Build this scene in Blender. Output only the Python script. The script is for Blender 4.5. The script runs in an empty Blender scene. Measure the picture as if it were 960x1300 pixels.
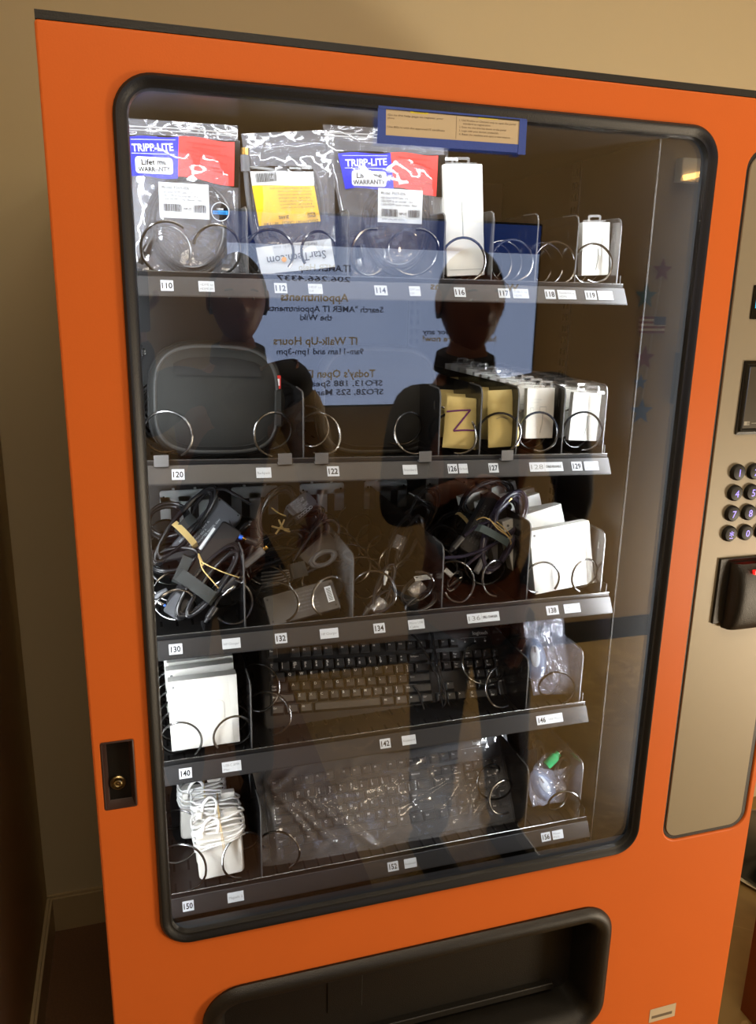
import bpy, bmesh, math, random
import numpy as np
from mathutils import Vector, Matrix, noise
random.seed(7)
PI = math.pi
SC = bpy.context.scene
COL = SC.collection
# ---------------------------------------------------------------- camera geometry (solved from the window of the machine)
RW = np.array([[0.95719192, -0.28878769, 0.01962902], [-0.0544994, -0.24640957, -0.96763223], [0.28427705, 0.92513999, -0.25160001]])
CP = np.array([0.00513063, -0.97628665, 0.89365674])
FPX, PX, PY = 1010.5, 480.0, 640.0
FLOOR = -0.66
def ray(px, py):
    return RW.T @ np.array([(px - PX) / FPX, (py - PY) / FPX, 1.0])
def P(px, py, Y):
    d = ray(px, py); k = (Y - CP[1]) / d[1]
    return Vector(CP + k * d)
def PM(px, py, D):
    """where the room point stands whose mirror image shows at this pixel"""
    v = P(px, py, D); return Vector((v.x, -v.y, v.z))

# ---------------------------------------------------------------- materials
def s2l(c):
    return tuple((x / 12.92 if x <= .04045 else ((x + .055) / 1.055) ** 2.4) for x in c)
def mat(name, rgb, rough=.5, metal=0., var=.06, vscale=30., bump=0., bscale=200., emit=None, estr=0., coat=0., spec=.5, sss=0.):
    m = bpy.data.materials.new(name); m.use_nodes = True
    nt = m.node_tree; n = nt.nodes; l = nt.links; b = n['Principled BSDF']
    c = s2l(rgb)
    b.inputs['Roughness'].default_value = rough; b.inputs['Metallic'].default_value = metal
    b.inputs['Coat Weight'].default_value = coat; b.inputs['Specular IOR Level'].default_value = spec
    tc = n.new('ShaderNodeTexCoord')
    if var > 0:
        nz = n.new('ShaderNodeTexNoise'); nz.inputs['Scale'].default_value = vscale; nz.inputs['Detail'].default_value = 3
        mx = n.new('ShaderNodeMix'); mx.data_type = 'RGBA'
        mx.inputs['A'].default_value = (*[x * (1 - var) for x in c], 1); mx.inputs['B'].default_value = (*[min(1, x * (1 + var)) for x in c], 1)
        l.new(tc.outputs['Object'], nz.inputs['Vector']); l.new(nz.outputs['Fac'], mx.inputs['Factor']); l.new(mx.outputs['Result'], b.inputs['Base Color'])
    else:
        b.inputs['Base Color'].default_value = (*c, 1)
    if bump > 0:
        nb = n.new('ShaderNodeTexNoise'); nb.inputs['Scale'].default_value = bscale; nb.inputs['Detail'].default_value = 2
        bp = n.new('ShaderNodeBump'); bp.inputs['Strength'].default_value = bump; bp.inputs['Distance'].default_value = .001
        l.new(tc.outputs['Object'], nb.inputs['Vector']); l.new(nb.outputs['Fac'], bp.inputs['Height']); l.new(bp.outputs['Normal'], b.inputs['Normal'])
    if emit:
        b.inputs['Emission Color'].default_value = (*s2l(emit), 1); b.inputs['Emission Strength'].default_value = estr
    return m
def clear_mat(name, r0=.045, haze=.0, hazecol=(1, 1, 1), rough=.0, wr=0., wscale=60., tint=(1, 1, 1), wr2=0., power=5., gcol=(1, 1, 1)):
    """thin clear sheet: see-through, with a reflection that grows towards grazing view (Schlick)"""
    m = bpy.data.materials.new(name); m.use_nodes = True
    nt = m.node_tree; n = nt.nodes; l = nt.links; n.clear()
    out = n.new('ShaderNodeOutputMaterial'); tr = n.new('ShaderNodeBsdfTransparent'); gl = n.new('ShaderNodeBsdfGlossy')
    tr.inputs['Color'].default_value = (*tint, 1); gl.inputs['Roughness'].default_value = rough; gl.inputs['Color'].default_value = (*gcol, 1)
    lw = n.new('ShaderNodeLayerWeight'); lw.inputs['Blend'].default_value = .5
    pw = n.new('ShaderNodeMath'); pw.operation = 'POWER'; pw.inputs[1].default_value = power
    ma = n.new('ShaderNodeMath'); ma.operation = 'MULTIPLY_ADD'; ma.inputs[1].default_value = 1 - r0; ma.inputs[2].default_value = r0; ma.use_clamp = True
    l.new(lw.outputs['Facing'], pw.inputs[0]); l.new(pw.outputs[0], ma.inputs[0])
    mx = n.new('ShaderNodeMixShader'); l.new(ma.outputs[0], mx.inputs[0]); l.new(tr.outputs[0], mx.inputs[1]); l.new(gl.outputs[0], mx.inputs[2])
    last = mx
    if wr > 0:
        tc = n.new('ShaderNodeTexCoord')
        nz = n.new('ShaderNodeTexNoise'); nz.inputs['Scale'].default_value = wscale; nz.inputs['Detail'].default_value = 2; nz.inputs['Distortion'].default_value = 1.2
        bp = n.new('ShaderNodeBump'); bp.inputs['Strength'].default_value = wr; bp.inputs['Distance'].default_value = .004
        l.new(tc.outputs['Object'], nz.inputs['Vector']); l.new(nz.outputs['Fac'], bp.inputs['Height'])
        l.new(bp.outputs['Normal'], gl.inputs['Normal']); l.new(bp.outputs['Normal'], lw.inputs['Normal'])
    if haze > 0:
        df = n.new('ShaderNodeBsdfDiffuse'); df.inputs['Color'].default_value = (*hazecol, 1)
        m2 = n.new('ShaderNodeMixShader'); m2.inputs[0].default_value = haze
        l.new(last.outputs[0], m2.inputs[1]); l.new(df.outputs[0], m2.inputs[2]); last = m2
    l.new(last.outputs[0], out.inputs['Surface'])
    return m

ORANGE = mat('orange_powder_coat', (.82, .405, .165), .42, var=.03, vscale=6, bump=.10, bscale=420, spec=.16)
BLACKRUB = mat('black_rubber', (.055, .05, .042), .42, bump=.2, bscale=500)
BLACKPL = mat('black_textured_plastic', (.10, .085, .06), .42, bump=.5, bscale=700)
BLACKGL = mat('black_gloss_plastic', (.05, .05, .05), .18)
CHAMP = mat('champagne_panel_metal', (.545, .50, .41), .45, metal=.1, var=.02, vscale=8)
LINER = mat('dark_cabinet_liner', (.13, .13, .135), .35, metal=.3, var=.1, vscale=5)
TRAYM = mat('tray_black_steel', (.13, .13, .135), .38, metal=.4, bump=.1, bscale=300)
RAILM = mat('rail_anthracite', (.21, .21, .215), .36, metal=.45, var=.05, vscale=12)
LIPM = mat('lip_bright_steel', (.55, .55, .54), .25, metal=.9)
WIRE = mat('coil_wire_steel', (.46, .46, .46), .22, metal=1., var=.05)
DIVM = mat('divider_black_plastic', (.075, .075, .08), .22, coat=.2)
DIVEDGE = mat('divider_edge', (.40, .40, .40), .3, metal=.5)
CLIPM = mat('grey_clip', (.42, .42, .42), .4, metal=.4)
BRKM = mat('galvanised_plate', (.68, .70, .70), .5, metal=.15, var=.08)
WHITEP = mat('white_carton', (.90, .90, .875), .55, var=.012, bump=.03)
PAPER = mat('white_paper', (.86, .88, .89), .9, var=.01, spec=.1)
INK = mat('black_ink', (.10, .10, .11), .9, var=0, spec=.1)
GREYINK = mat('grey_ink', (.48, .49, .49), .9, var=0, spec=.1)
PALEINK = mat('pale_grey_ink', (.76, .77, .76), .6, var=0)
BLUEINK = mat('blue_print', (.07, .13, .75), .5, var=0)
REDINK = mat('red_print', (.86, .20, .18), .5, var=0)
YELLINK = mat('yellow_print', (.97, .78, .07), .5, var=0)
ORDOT = mat('orange_dot', (.97, .68, .15), .5, var=0)
CYANINK = mat('cyan_print', (.15, .55, .85), .5, var=0)
KRAFT = mat('yellow_envelope_paper', (.86, .79, .52), .65, var=.04, vscale=60, bump=.15, bscale=300)
PURPLE = mat('purple_marker', (.42, .12, .45), .6, var=0)
CABLE = mat('black_cable_rubber', (.13, .13, .14), .27, var=.05)
CABLEPUR = mat('violet_black_cable', (.19, .17, .24), .33, var=.05)
BRICK = mat('charger_black_plastic', (.15, .15, .16), .36, bump=.15, bscale=600)
BRICKG = mat('charger_grey_plastic', (.36, .37, .39), .4, bump=.1, bscale=600)
GREYCON = mat('grey_connector', (.36, .37, .38), .35)
STEEL = mat('connector_steel', (.75, .75, .74), .22, metal=1.)
BRASS = mat('connector_brass', (.82, .66, .36), .25, metal=1.)
BLUEPL = mat('blue_plug_tip', (.20, .42, .88), .35)
VELC = mat('velcro_fabric', (.20, .215, .215), .85, bump=.6, bscale=900)
VELCG = mat('grey_green_strap', (.31, .37, .375), .7, bump=.3, bscale=900)
RUBBAND = mat('tan_rubber_band', (.88, .76, .50), .5)
WHITEPL = mat('white_charger_plastic', (.92, .91, .88), .3, var=.01)
WHITECB = mat('white_cable', (.93, .93, .93), .38, var=.01)
KBODY = mat('keyboard_body', (.165, .17, .18), .38, bump=.25, bscale=900)
KCAP = mat('keycap', (.205, .21, .22), .33, bump=.15, bscale=900)
LEGEND = mat('legend_white', (.92, .93, .93), .5, var=0)
CASEG = mat('neoprene_grey', (.135, .14, .135), .85, var=.1, vscale=40, bump=.5, bscale=1200)
CASED = mat('neoprene_dark', (.105, .108, .11), .8, var=.1, vscale=40, bump=.5, bscale=1200)
PIPING = mat('case_piping', (.22, .225, .225), .7)
REDTAG = mat('red_tag', (.75, .14, .10), .6, var=0)
MOUSEG = mat('mouse_silver', (.74, .78, .82), .3)
MOUSEB = mat('mouse_blue_grey', (.40, .48, .60), .3)
GREENPL = mat('green_adapter', (.12, .62, .38), .4)
TAPEB = mat('blue_painters_tape', (.19, .29, .62), .6, var=.08, vscale=80, bump=.3)
NOTEP = mat('cream_notice_paper', (.76, .69, .57), .8, var=.015)
HILITE = mat('yellow_highlighter', (.86, .80, .20), .7, var=0)
NOTEINK = mat('notice_ink', (.42, .36, .28), .7, var=0)
GLASS = clear_mat('window_glass', r0=.085)
BAG = clear_mat('clear_poly_bag', r0=.055, haze=.095, hazecol=(.80, .82, .92), rough=.10, wr=.55, wscale=18, power=3.6)
BAGM = clear_mat('clear_poly_bag_bluish', r0=.07, haze=.15, hazecol=(.72, .75, .95), rough=.10, wr=.5, wscale=20, power=3.2)
BAGK = clear_mat('crinkled_keyboard_sleeve', r0=.06, haze=.13, hazecol=(.80, .82, .88), rough=.10, wr=.32, wscale=10, power=3.4)
ACRYL = clear_mat('clear_plastic_tab', r0=.12, haze=.12, rough=.05, power=2.5)
SMOKE = clear_mat('clear_smoked_divider', r0=.08, haze=.10, hazecol=(.5, .5, .5), rough=.06, tint=(.8, .8, .8), power=3)

# ---------------------------------------------------------------- mesh builder
def rr(x0, x1, y0, y1, r, off=0., seg=6):
    x0 -= off; x1 += off; y0 -= off; y1 += off; r = max(r + off, .00005)
    r = min(r, (x1 - x0) / 2, (y1 - y0) / 2); pts = []
    for cx, cy, a0 in ((x1 - r, y0 + r, -PI / 2), (x1 - r, y1 - r, 0), (x0 + r, y1 - r, PI / 2), (x0 + r, y0 + r, PI)):
        for i in range(seg + 1):
            a = a0 + PI / 2 * i / seg; pts.append((cx + r * math.cos(a), cy + r * math.sin(a)))
    return pts
_TX = {}
def text_geom(s, bold=False):
    k = (s, bold)
    if k not in _TX:
        cu = bpy.data.curves.new('t', 'FONT'); cu.body = s; cu.size = 1; cu.resolution_u = 2
        if bold: cu.offset = .022
        o = bpy.data.objects.new('t', cu); COL.objects.link(o)
        dg = bpy.context.evaluated_depsgraph_get(); me = bpy.data.meshes.new_from_object(o.evaluated_get(dg))
        _TX[k] = ([tuple(v.co) for v in me.vertices], [tuple(p.vertices) for p in me.polygons])
        bpy.data.objects.remove(o); bpy.data.meshes.remove(me); bpy.data.curves.remove(cu)
    return _TX[k]
class MB:
    def __init__(s): s.v = []; s.f = []; s.m = []; s.mats = []; s.T = None
    def mi(s, m):
        if m not in s.mats: s.mats.append(m)
        return s.mats.index(m)
    def add(s, vs, fs, m):
        b = len(s.v); i = s.mi(m)
        for v in vs: s.v.append(tuple(s.T @ Vector(v)) if s.T else tuple(v))
        for f in fs: s.f.append(tuple(b + k for k in f)); s.m.append(i)
    def box(s, x0, x1, y0, y1, z0, z1, m):
        s.add([(x, y, z) for x in (x0, x1) for y in (y0, y1) for z in (z0, z1)],
              [(0, 1, 3, 2), (4, 6, 7, 5), (0, 4, 5, 1), (2, 3, 7, 6), (0, 2, 6, 4), (1, 5, 7, 3)], m)
    def rings(s, rings, m, cap0=True, cap1=True, close=True):
        n = len(rings[0]); vs = [p for r in rings for p in r]; fs = []
        for j in range(len(rings) - 1):
            for i in range(n if close else n - 1):
                k = (i + 1) % n; fs.append((j * n + i, j * n + k, (j + 1) * n + k, (j + 1) * n + i))
        if cap0: fs.append(tuple(range(n - 1, -1, -1)))
        if cap1: fs.append(tuple((len(rings) - 1) * n + i for i in range(n)))
        s.add(vs, fs, m)
    def rbox(s, x0, x1, y0, y1, z0, z1, m, r=.004, e=.0012, seg=4):
        s.rings([[(x, y, z) for x, y in rr(x0, x1, y0, y1, r, o, seg)] for o, z in ((-e, z0), (0, z0 + e), (0, z1 - e), (-e, z1))], m)
    def frame(s, dims, prof, m, seg=8, closeprof=False):
        x0, x1, y0, y1, r = dims
        pr = list(prof) + ([prof[0]] if closeprof else [])
        s.rings([[(x, y, z) for x, y in rr(x0, x1, y0, y1, r, o, seg)] for o, z in pr], m, False, False)
    def tube(s, pts, r, m, n=7, closed=False):
        pts = [Vector(p) for p in pts]; N = len(pts)
        rs = r if isinstance(r, (list, tuple)) else [r] * N
        t0 = (pts[1] - pts[0]).normalized(); up = Vector((0, 0, 1)) if abs(t0.z) < .9 else Vector((1, 0, 0))
        a = t0.cross(up).normalized(); out = []
        for i in range(N):
            if closed: t = pts[(i + 1) % N] - pts[i - 1]
            else: t = pts[min(i + 1, N - 1)] - pts[max(i - 1, 0)]
            if t.length < 1e-9: t = t0.copy()
            t.normalize(); a = a - t * a.dot(t)
            if a.length < 1e-6: a = t.orthogonal()
            a.normalize(); b = t.cross(a)
            out.append([tuple(pts[i] + (a * math.cos(2 * PI * k / n) + b * math.sin(2 * PI * k / n)) * rs[i]) for k in range(n)])
        if closed: out.append(out[0])
        s.rings(out, m, not closed, not closed)
    def cyl(s, p0, p1, r0, r1, m, n=20, bev=0.):
        p0 = Vector(p0); p1 = Vector(p1); d = (p1 - p0)
        if bev > 0:
            u = d.normalized() * bev
            s.tube([p0, p0 + u * .01, p1 - u, p1], [r0 * .999, r0, r1, r1 - bev], m, n)
        else: s.tube([p0, p1], [r0, r1], m, n)
    def lathe(s, c, prof, m, n=24, ax='z'):
        cx, cy, cz = c
        s.rings([[(cx + r * math.cos(2 * PI * k / n), cy + r * math.sin(2 * PI * k / n), cz + h) if ax == 'z' else
                  (cx + r * math.cos(2 * PI * k / n), cy + h, cz + r * math.sin(2 * PI * k / n)) for k in range(n)] for r, h in prof], m)
    def quad(s, a, b, c, d, m): s.add([a, b, c, d], [(0, 1, 2, 3)], m)
    def rect(s, x0, x1, y0, y1, z, m, t=.0002):
        s.box(x0, x1, y0, y1, z - t, z, m)
    def text(s, body, x, y, z, size, m, rot=0., al='L', bold=False, mir=False, w=None, uvn=None):
        vs, fs = text_geom(body, bold)
        if not vs: return
        mn = min(v[0] for v in vs); mxx = max(v[0] for v in vs); wd = (mxx - mn) * size
        sx = size if w is None else size * w / wd
        wd = (mxx - mn) * sx
        off = {'L': 0, 'C': -wd / 2, 'R': -wd}[al]; c, sn = math.cos(rot), math.sin(rot); o = []
        for v in vs:
            a = (v[0] - mn) * sx + off; b = v[1] * size
            a, b = a * c - b * sn, a * sn + b * c
            o.append((x + a, y + b, z))
        s.add(o, fs, m)
    def grid(s, fn, nu, nv, m, closed_u=False):
        vs = [fn(i / nu, j / nv) for j in range(nv + 1) for i in range(nu + (0 if closed_u else 1))]
        w = nu if closed_u else nu + 1; fs = []
        for j in range(nv):
            for i in range(nu):
                k = (i + 1) % w if closed_u else i + 1
                fs.append((j * w + i, j * w + k, (j + 1) * w + k, (j + 1) * w + i))
        s.add(vs, fs, m)
    def mesh(s, name, smooth=40, fixn=True):
        me = bpy.data.meshes.new(name); me.from_pydata(s.v, [], s.f)
        for m in s.mats: me.materials.append(m)
        me.polygons.foreach_set('material_index', s.m); me.update()
        if fixn:
            bm = bmesh.new(); bm.from_mesh(me); bmesh.ops.recalc_face_normals(bm, faces=bm.faces); bm.to_mesh(me); bm.free()
        if smooth:
            me.shade_smooth(); me.set_sharp_from_angle(angle=math.radians(smooth))
        return me
    def build(s, name, parent=None, smooth=40, M=None, fixn=True):
        return link(name, s.mesh(name, smooth, fixn), parent, M)
def link(name, data, parent=None, M=None):
    o = bpy.data.objects.new(name, data); COL.objects.link(o)
    if parent: o.parent = parent
    if M is not None: o.matrix_basis = M
    return o
def tag(o, label=None, cat=None, group=None, kind=None):
    if label: o['label'] = label
    if cat: o['category'] = cat
    if group: o['group'] = group
    if kind: o['kind'] = kind
    return o
def thing(name, label, cat, M=None, group=None):
    o = bpy.data.objects.new(name, None); COL.objects.link(o); o.empty_display_size = .02
    if M is not None: o.matrix_basis = M
    return tag(o, label, cat, group)
def copy_tree(o, M=None, label=None, parent=None):
    c = o.copy(); COL.objects.link(c)
    if parent: c.parent = parent
    if M is not None: c.matrix_basis = M
    if label: c['label'] = label
    for ch in list(o.children): copy_tree(ch, None, None, c)
    return c
# door frame of reference: x right, y up, z towards the viewer
FD = Matrix(((1, 0, 0, 0), (0, 0, -1, 0), (0, 1, 0, 0), (0, 0, 0, 1)))
def fm(O, U, V, zoff=0.):
    U = U.normalized(); V = (V - U * V.dot(U)).normalized(); N = U.cross(V)
    O = O + N * zoff
    return Matrix(((U.x, V.x, N.x, O.x), (U.y, V.y, N.y, O.y), (U.z, V.z, N.z, O.z), (0, 0, 0, 1)))
class Fr:
    """a rigid frame lying on the face whose bottom-left / bottom-right / top-left corners show at these pixels"""
    def __init__(s, bl, br, tl, y0, y1=None, yr=None):
        a = P(*bl, y0); b = P(*br, y0 if yr is None else yr); c = P(*tl, y0 if y1 is None else y1)
        s.M = fm(a, b - a, c - a); s.w = (b - a).length; s.h = (s.M.inverted() @ c).y; s.sk = (s.M.inverted() @ c).x
        s.Mi = s.M.inverted()
    def at(s, px, py, z=0.):
        o = s.Mi @ Vector(CP); d = s.Mi.to_3x3() @ Vector(ray(px, py)); k = (z - o.z) / d.z
        q = o + d * k; return q.x, q.y
    def v(s, px, py, z=0.): x, y = s.at(px, py, z); return Vector((x, y, z))
def shift(M, dx=0., dy=0., dz=0., rz=0.):
    """move a frame in world space, then turn it about its own face normal"""
    return Matrix.Translation((dx, dy, dz)) @ M @ Matrix.Rotation(rz, 4, 'Z')
def smooth_pts(ctrl, n=8, closed=False):
    c = [Vector(p) for p in ctrl]; N = len(c); out = []
    for i in range(N if closed else N - 1):
        if closed: p0, p1, p2, p3 = c[i - 1], c[i], c[(i + 1) % N], c[(i + 2) % N]
        else: p0, p1, p2, p3 = c[max(i - 1, 0)], c[i], c[i + 1], c[min(i + 2, N - 1)]
        for k in range(n):
            t = k / n
            out.append(.5 * ((2 * p1) + (p2 - p0) * t + (2 * p0 - 5 * p1 + 4 * p2 - p3) * t * t + (3 * p1 - p0 - 3 * p2 + p3) * t ** 3))
    if not closed: out.append(c[-1])
    return out
def loops(cx, cy, a, b, rot, n, jit=.1, z0=0., dz=.004, sq=1., seed=1, start=0., end=None, seg=26):
    """a cable wound n times round an oval"""
    rd = random.Random(seed); pts = []; c, s_ = math.cos(rot), math.sin(rot)
    js = [(1 + rd.uniform(-jit, jit), 1 + rd.uniform(-jit, jit), rd.uniform(-.3, .3) * jit * a, rd.uniform(-.3, .3) * jit * b, rd.uniform(-dz, dz)) for _ in range(int(n) + 3)]
    N = int(n * seg)
    for i in range(N + 1):
        t = i / seg; k = int(t); f = t - k; f = f * f * (3 - 2 * f)
        J = [js[k][q] * (1 - f) + js[k + 1][q] * f for q in range(5)]
        an = start + 2 * PI * t; ca, sa = math.cos(an), math.sin(an)
        x = a * J[0] * math.copysign(abs(ca) ** sq, ca) + J[2]; y = b * J[1] * math.copysign(abs(sa) ** sq, sa) + J[3]
        pts.append((cx + x * c - y * s_, cy + x * s_ + y * c, z0 + J[4] + .0015 * math.sin(an * 1.7 + seed)))
    return pts
# ================================================================= THE ROOM
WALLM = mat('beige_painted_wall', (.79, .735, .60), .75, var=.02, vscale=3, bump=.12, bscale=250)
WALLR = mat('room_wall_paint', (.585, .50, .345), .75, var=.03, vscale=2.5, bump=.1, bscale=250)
CEILM = mat('ceiling_paint', (.85, .82, .75), .85, var=.02)
BASEB = mat('black_baseboard', (.055, .05, .045), .5)
BASEW = mat('painted_baseboard', (.72, .64, .49), .6, var=.02)
def floor_mat():
    m = bpy.data.materials.new('polished_tan_stone'); m.use_nodes = True; nt = m.node_tree; n = nt.nodes; l = nt.links; b = n['Principled BSDF']
    b.inputs['Roughness'].default_value = .38
    tc = n.new('ShaderNodeTexCoord'); nz = n.new('ShaderNodeTexNoise'); nz.inputs['Scale'].default_value = 3.2; nz.inputs['Detail'].default_value = 6; nz.inputs['Distortion'].default_value = 1.5
    wv = n.new('ShaderNodeTexNoise'); wv.inputs['Scale'].default_value = 2.2; wv.inputs['Detail'].default_value = 4; wv.inputs['Distortion'].default_value = 2.5
    cr = n.new('ShaderNodeValToRGB'); cr.color_ramp.elements[0].position = .3; cr.color_ramp.elements[0].color = (*s2l((.56, .46, .27)), 1); cr.color_ramp.elements[1].position = .75; cr.color_ramp.elements[1].color = (*s2l((.70, .585, .36)), 1)
    c2 = n.new('ShaderNodeValToRGB'); e = c2.color_ramp.elements; e[0].position = .485; e[0].color = (0, 0, 0, 1); e[1].position = .5; e[1].color = (1, 1, 1, 1); e2 = e.new(.515); e2.color = (0, 0, 0, 1)
    mx = n.new('ShaderNodeMix'); mx.data_type = 'RGBA'; mx.inputs['B'].default_value = (*s2l((.72, .61, .40)), 1)
    l.new(tc.outputs['Object'], nz.inputs['Vector']); l.new(tc.outputs['Object'], wv.inputs['Vector']); l.new(nz.outputs['Fac'], cr.inputs['Fac']); l.new(wv.outputs['Fac'], c2.inputs['Fac'])
    l.new(c2.outputs['Color'], mx.inputs['Factor']); l.new(cr.outputs['Color'], mx.inputs['A']); l.new(mx.outputs['Result'], b.inputs['Base Color'])
    return m
FLOORM = floor_mat()
CARPET = mat('dark_brown_carpet', (.46, .33, .22), .95, var=.3, vscale=250, bump=.8, bscale=600)
WOODR = mat('red_brown_veneer', (.50, .235, .08), .45, var=.2, vscale=9)
def sbox(name, *a, m, **k):
    b = MB(); b.box(*a, m); return tag(b.build(name, smooth=0), kind='structure')
YB, YR, XL, XL2, XR, ZC = .85, -2.05, -.272, -1.3, 3.3, 2.14
sbox('floor', .55, XR + .1, YR - .1, YB + .1, FLOOR - .05, FLOOR, m=FLOORM)
sbox('floor', XL2 - .1, .55, YR - .1, YB + .1, FLOOR - .05, FLOOR, m=CARPET)
sbox('wall_back', XL - .1, XR + .1, YB, YB + .1, FLOOR, ZC, m=WALLM)
b = MB(); b.rbox(XL - .12, XL, -.62, YB, 0, ZC - FLOOR, WALLM, r=.012, e=.0001); tag(b.build('wall_left', smooth=50, M=Matrix.Translation((0, 0, FLOOR))), kind='structure')
sbox('wall_left_recess', XL2, XL - .12, -.62, -.5, FLOOR, ZC, m=WALLM)
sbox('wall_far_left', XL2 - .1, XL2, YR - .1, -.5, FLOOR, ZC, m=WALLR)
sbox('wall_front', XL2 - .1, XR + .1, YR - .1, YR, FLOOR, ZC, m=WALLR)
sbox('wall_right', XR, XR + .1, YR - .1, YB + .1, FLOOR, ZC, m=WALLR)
sbox('ceiling', XL2 - .1, XR + .1, YR - .1, YB + .1, ZC, ZC + .08, m=CEILM)
def skirting(name, x0, x1, y0, y1, h, m, ax):
    b = MB(); t = .012
    b.box(x0, x1, y0, y1, FLOOR, FLOOR + h - .006, m)
    if ax == 'y+': b.box(x0, x1, y0 + t * .45, y1, FLOOR + h - .006, FLOOR + h, m)
    elif ax == 'y-': b.box(x0, x1, y0, y1 - t * .45, FLOOR + h - .006, FLOOR + h, m)
    else: b.box(x0, x1 - t * .45, y0, y1, FLOOR + h - .006, FLOOR + h, m)
    return tag(b.build(name, smooth=0), kind='structure')
skirting('baseboard_back', XL, XR, YB - .012, YB, .10, BASEW, 'y+')
skirting('baseboard_left', XL, XL + .012, -.62, YB - .012, .10, BASEW, 'x')
skirting('baseboard_front', XL2, XR, YR, YR + .012, .102, BASEB, 'y-')

# lamps of the room: ceiling fixtures with warm diffusers and the light they give, plus added fills
WARM = (1., .85, .64)
def area(name, loc, target, sx, sy, power, col, spread=180):
    L = bpy.data.lights.new(name, 'AREA'); L.shape = 'RECTANGLE'; L.size = sx; L.size_y = sy; L.energy = power; L.color = col; L.spread = math.radians(spread)
    o = bpy.data.objects.new(name, L); COL.objects.link(o); o.location = loc
    o.rotation_euler = (Vector(target) - Vector(loc)).to_track_quat('-Z', 'Y').to_euler(); return o
DIFF = mat('lamp_diffuser', (.95, .85, .65), .5, var=0, emit=(1., .86, .62), estr=5.)
TRIM = mat('lamp_trim_white', (.85, .84, .8), .4)
def downlight(x, y, label, r=.085):
    t = thing('ceiling_downlight', label, 'ceiling light', Matrix.Translation((x, y, ZC)), 'round downlights in the ceiling')
    b = MB(); b.lathe((0, 0, 0), [(r + .018, 0), (r + .018, -.006), (r, -.010), (r, -.002), (r, 0)], TRIM); b.build('trim_ring', t)
    b = MB(); b.lathe((0, 0, 0), [(r, -.001), (r, -.004), (r * .5, -.006), (.001, -.0065)], DIFF); b.build('diffuser', t)
downlight(1.25, -.62, 'round warm downlight in the ceiling straight in front of the vending machine')
downlight(2.5, -1.2, 'round warm downlight in the ceiling near the paper stars')
area('ceiling_lamp_near', (1.25, -.62, ZC - .02), (1.25, -.58, -1), .30, .30, 4, WARM)
area('ceiling_lamp_far', (2.5, -1.2, ZC - .02), (2.3, -.9, -1), .5, .5, 8, WARM)
area('low_right_fill', (2.95, -1.85, -.36), (.8, 0, -.35), .7, .5, 74, WARM)  # added low fill, no such lamp stands here; brightens the lower door
area('ceiling_lamp_wall_wash', (2.35, -1.72, ZC - .02), (2.3, -2.05, .5), .3, .15, 7, WARM)
area('ceiling_fill_middle', (.15, -1.2, ZC - .02), (.1, -.6, -1), .9, .5, 20, WARM)  # added soft fill without a fixture, lifts the left walls and the door
area('ceiling_lamp_wall', (.9, -1.55, ZC - .02), (.9, -1.75, -1), .8, .2, 7, WARM)

# ---- wall-mounted display showing the opening hours (seen mirrored in the glass)
TVY = YR + .05
SCRL = mat('screen_pale_blue', (.3, .4, .5), .4, var=0, emit=(.70, .77, .93), estr=2.0)
SCRN = mat('screen_navy', (.03, .06, .15), .4, var=0, emit=(.16, .27, .55), estr=1.5)
SCRT = mat('screen_dark_text', (.05, .06, .1), .4, var=0, emit=(.24, .28, .42), estr=.8)
SCRG = mat('screen_gold_text', (.3, .25, .1), .4, var=0, emit=(.66, .56, .34), estr=1.15)
TVM = Matrix(((-1, 0, 0, 1.575), (0, 0, 1, TVY), (0, 1, 0, .486), (0, 0, 0, 1)))   # x to the left of the room, y up, z into the room
TVI = TVM.inverted()
tv = thing('wall_display', 'large flat screen on the wall with gold headings and help desk opening hours', 'display', TVM)
b = MB(); b.rbox(-.008, 1.238, -.008, .70, -.045, -.002, BLACKGL, r=.006); b.build('housing', tv)
b = MB(); b.rect(0, 1.23, 0, .692, 0, SCRL); b.rect(0, 1.23, .585, .692, .0006, SCRN)
def tvp(px, py):
    q = TVI @ PM(px, py, -TVY); return q.x, q.y
for body, pxs, pxe, py, sz, m in [('IT.AMER Help', 446, 380, 345, .034, SCRT), ('206.266.4337', 446, 352, 358, .026, SCRT), ('Appointments', 444, 357, 383, .037, SCRG),
        ('Search "AMER IT Appointments"', 488, 337, 397, .031, SCRT), ('the Wiki', 423, 382, 407, .031, SCRT), ('IT Walk-Up Hours', 455, 348, 438, .037, SCRG),
        ('9am-11am and 1pm-3pm', 463, 352, 450, .031, SCRT), ("Today's Open IT Rooms", 478, 345, 479, .037, SCRG), ('SFO13, 188 Spear Street', 487, 352, 490, .031, SCRT), ('SFO28, 525 Market Street', 488, 348, 501, .031, SCRT),
        ('You are here for any', 632, 538, 425, .028, SCRT), ('help? Ask here now!', 632, 538, 434, .028, SCRG), ('Walk-In Questions', 660, 548, 370, .036, SCRG)]:
    x, y = tvp(pxs, py); x2, y2 = tvp(pxe, py)
    b.text(body, x, y, .0020, sz * (1.0 if m is SCRT else 1.12), m, w=abs(x2 - x), bold=True)
b.build('screen', tv, smooth=0)

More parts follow.
